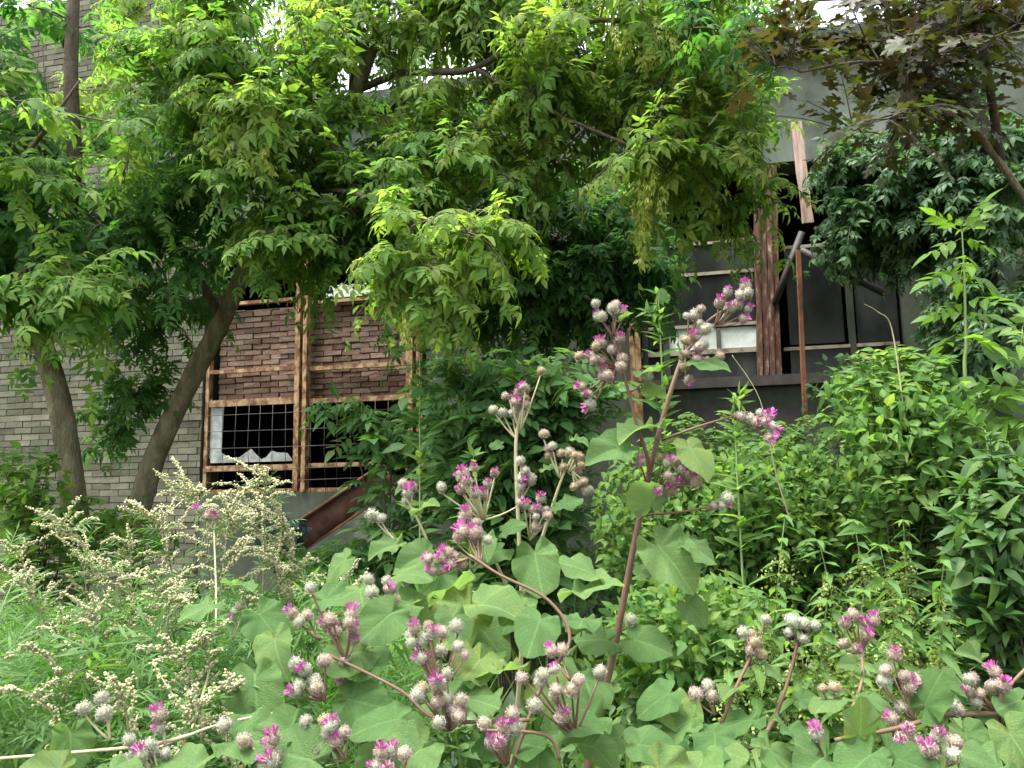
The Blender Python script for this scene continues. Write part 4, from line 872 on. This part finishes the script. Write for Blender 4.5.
for a in ((840, 700, 1.3, 64, (-.6, -.4, .2)), (865, 700, 1.28, 50), (880, 668, 1.36, 26, (.8, -.3, .3)), (855, 665, 1.37, 26, (-.7, -.3, .2)), (820, 760, 1.2, 80), (790, 730, 1.24, 60), (870, 755, 1.18, 70)): B.leaf(*a[:4], d=a[4] if len(a) > 4 else None)
B.done()
B = Burdock(at(1060, 800, 1.3), "burdock whose reddish stem runs sideways across the lower right corner")
B.stem([B.b, (1060, 720, 1.3), (1000, 714, 1.27), (945, 716, 1.25), (890, 730, 1.22), (835, 740, 1.2)], .006, .003); B.stem([(985, 715, 1.27), (1010, 685, 1.28), (1035, 660, 1.28)], .003, .0025)
B.cluster(905, 690, 1.25, 10, 26, at(915, 722, 1.24), (.5, .5, 0), .15); B.cluster(985, 685, 1.26, 8, 24, at(995, 710, 1.27), (.5, .5, 0), .4); B.cluster(1003, 684, 1.24, 2, 4, None, (0, 1, 0), 1); B.cluster(950, 702, 1.22, 4, 15, at(958, 716, 1.25), (.6, .4, 0), .2); B.cluster(905, 738, 1.18, 3, 12, at(915, 726, 1.23), (.3, .7, 0), 1); B.cluster(945, 755, 1.14, 7, 26, at(950, 785, 1.15), (.5, .5, 0), .5)
for a in ((925, 705, 1.22, 66, (.1, -.4, .7)), (965, 735, 1.18, 60, (.2, -.4, -.6)), (1010, 735, 1.18, 80, (.2, -.4, -.5)), (960, 685, 1.27, 50, (-.5, -.4, .3)), (980, 660, 1.3, 46, (-.5, -.4, .4)), (900, 760, 1.15, 60), (1000, 770, 1.12, 90), (1020, 700, 1.25, 50), (940, 770, 1.12, 60), (860, 735, 1.2, 60)): B.leaf(*a[:4], d=a[4] if len(a) > 4 else None)
B.done()

# ------------------------------------------------------------------ undergrowth nobody could count
lv = Leaves()
def topz(x, y):                                     # height of the weeds over the ground
    base = .55 + .22 * math.sin(x * 2.1 + y) + .15 * math.sin(x * 5.3 - y * 3)
    return base + (.25 if x > .4 else 0) + (.35 if y > 3 and x > .2 else 0)
for _ in range(26000):
    y = 1.2 + 6.0 * R() ** 1.1; x = U(-.75, .75) * y; h = topz(x, y) * (R() ** .45)
    t = random.choice(OVATE + LANCE + ELDER[:2]); lv.add(t, V3((x, y, h)), rv(1) + V3((0, -.2, .1)), UP + V3((0, -.3, 0)) + rv(.4), U(.05, .12) * (1.6 if t in ELDER else 1))
tag(lv.into(G()).build("undergrowth", M['weeds']), "low mixed green weeds filling the ground between the taller plants", "undergrowth", None, "stuff")
lv = Leaves()
for _ in range(9000):
    y = 1.5 + 1.8 * R(); x = U(-.72, -.12) * y; z = at(0, 600, y).z * U(.75, 1.0) - U(0, .35)
    lv.add(random.choice(FEATH), V3((x, y, z)), rv(1) + V3((0, 0, .5)), UP + rv(.5), U(.07, .13))
tag(lv.into(G()).build("feathery_weeds", M['mugwort']), "mass of feathery green leaves below the cream plumes", "weeds", None, "stuff")
lv = Leaves()
for _ in range(5000):
    y = 1.8 + 5 * R(); x = U(-.72, .72) * y; lv.add(random.choice(BLADE), V3((x, y, gz(x, y))), UP + rv(.35), rv(1), U(.4, .85))
tag(lv.into(G()).build("grass", M['grass']), "long grass blades standing between the weeds", "grass", None, "stuff")

dry = [([(790, 520, 3.2), (775, 470, 3.15), (760, 400, 3.1), (732, 355, 3.1)], "bare dry stalk bending in front of the grimy right window sill"),
       ([(905, 420, 3.1), (892, 330, 3.1), (878, 312, 3.05), (864, 304, 3.0)], "pale curling tendril reaching left from the bright vine bush")]
for pts, lab in dry:
    P = smooth_poly([at(*p) for p in pts], 6); b = P[0]; g = G(); g.tube(P, [.0032 * (1 - .75 * i / (len(P) - 1)) for i in range(len(P))], 6)
    o = g.build("dry_stalk", M['palestem'], None, origin=b); o.location = b; tag(o, lab, "stalk")
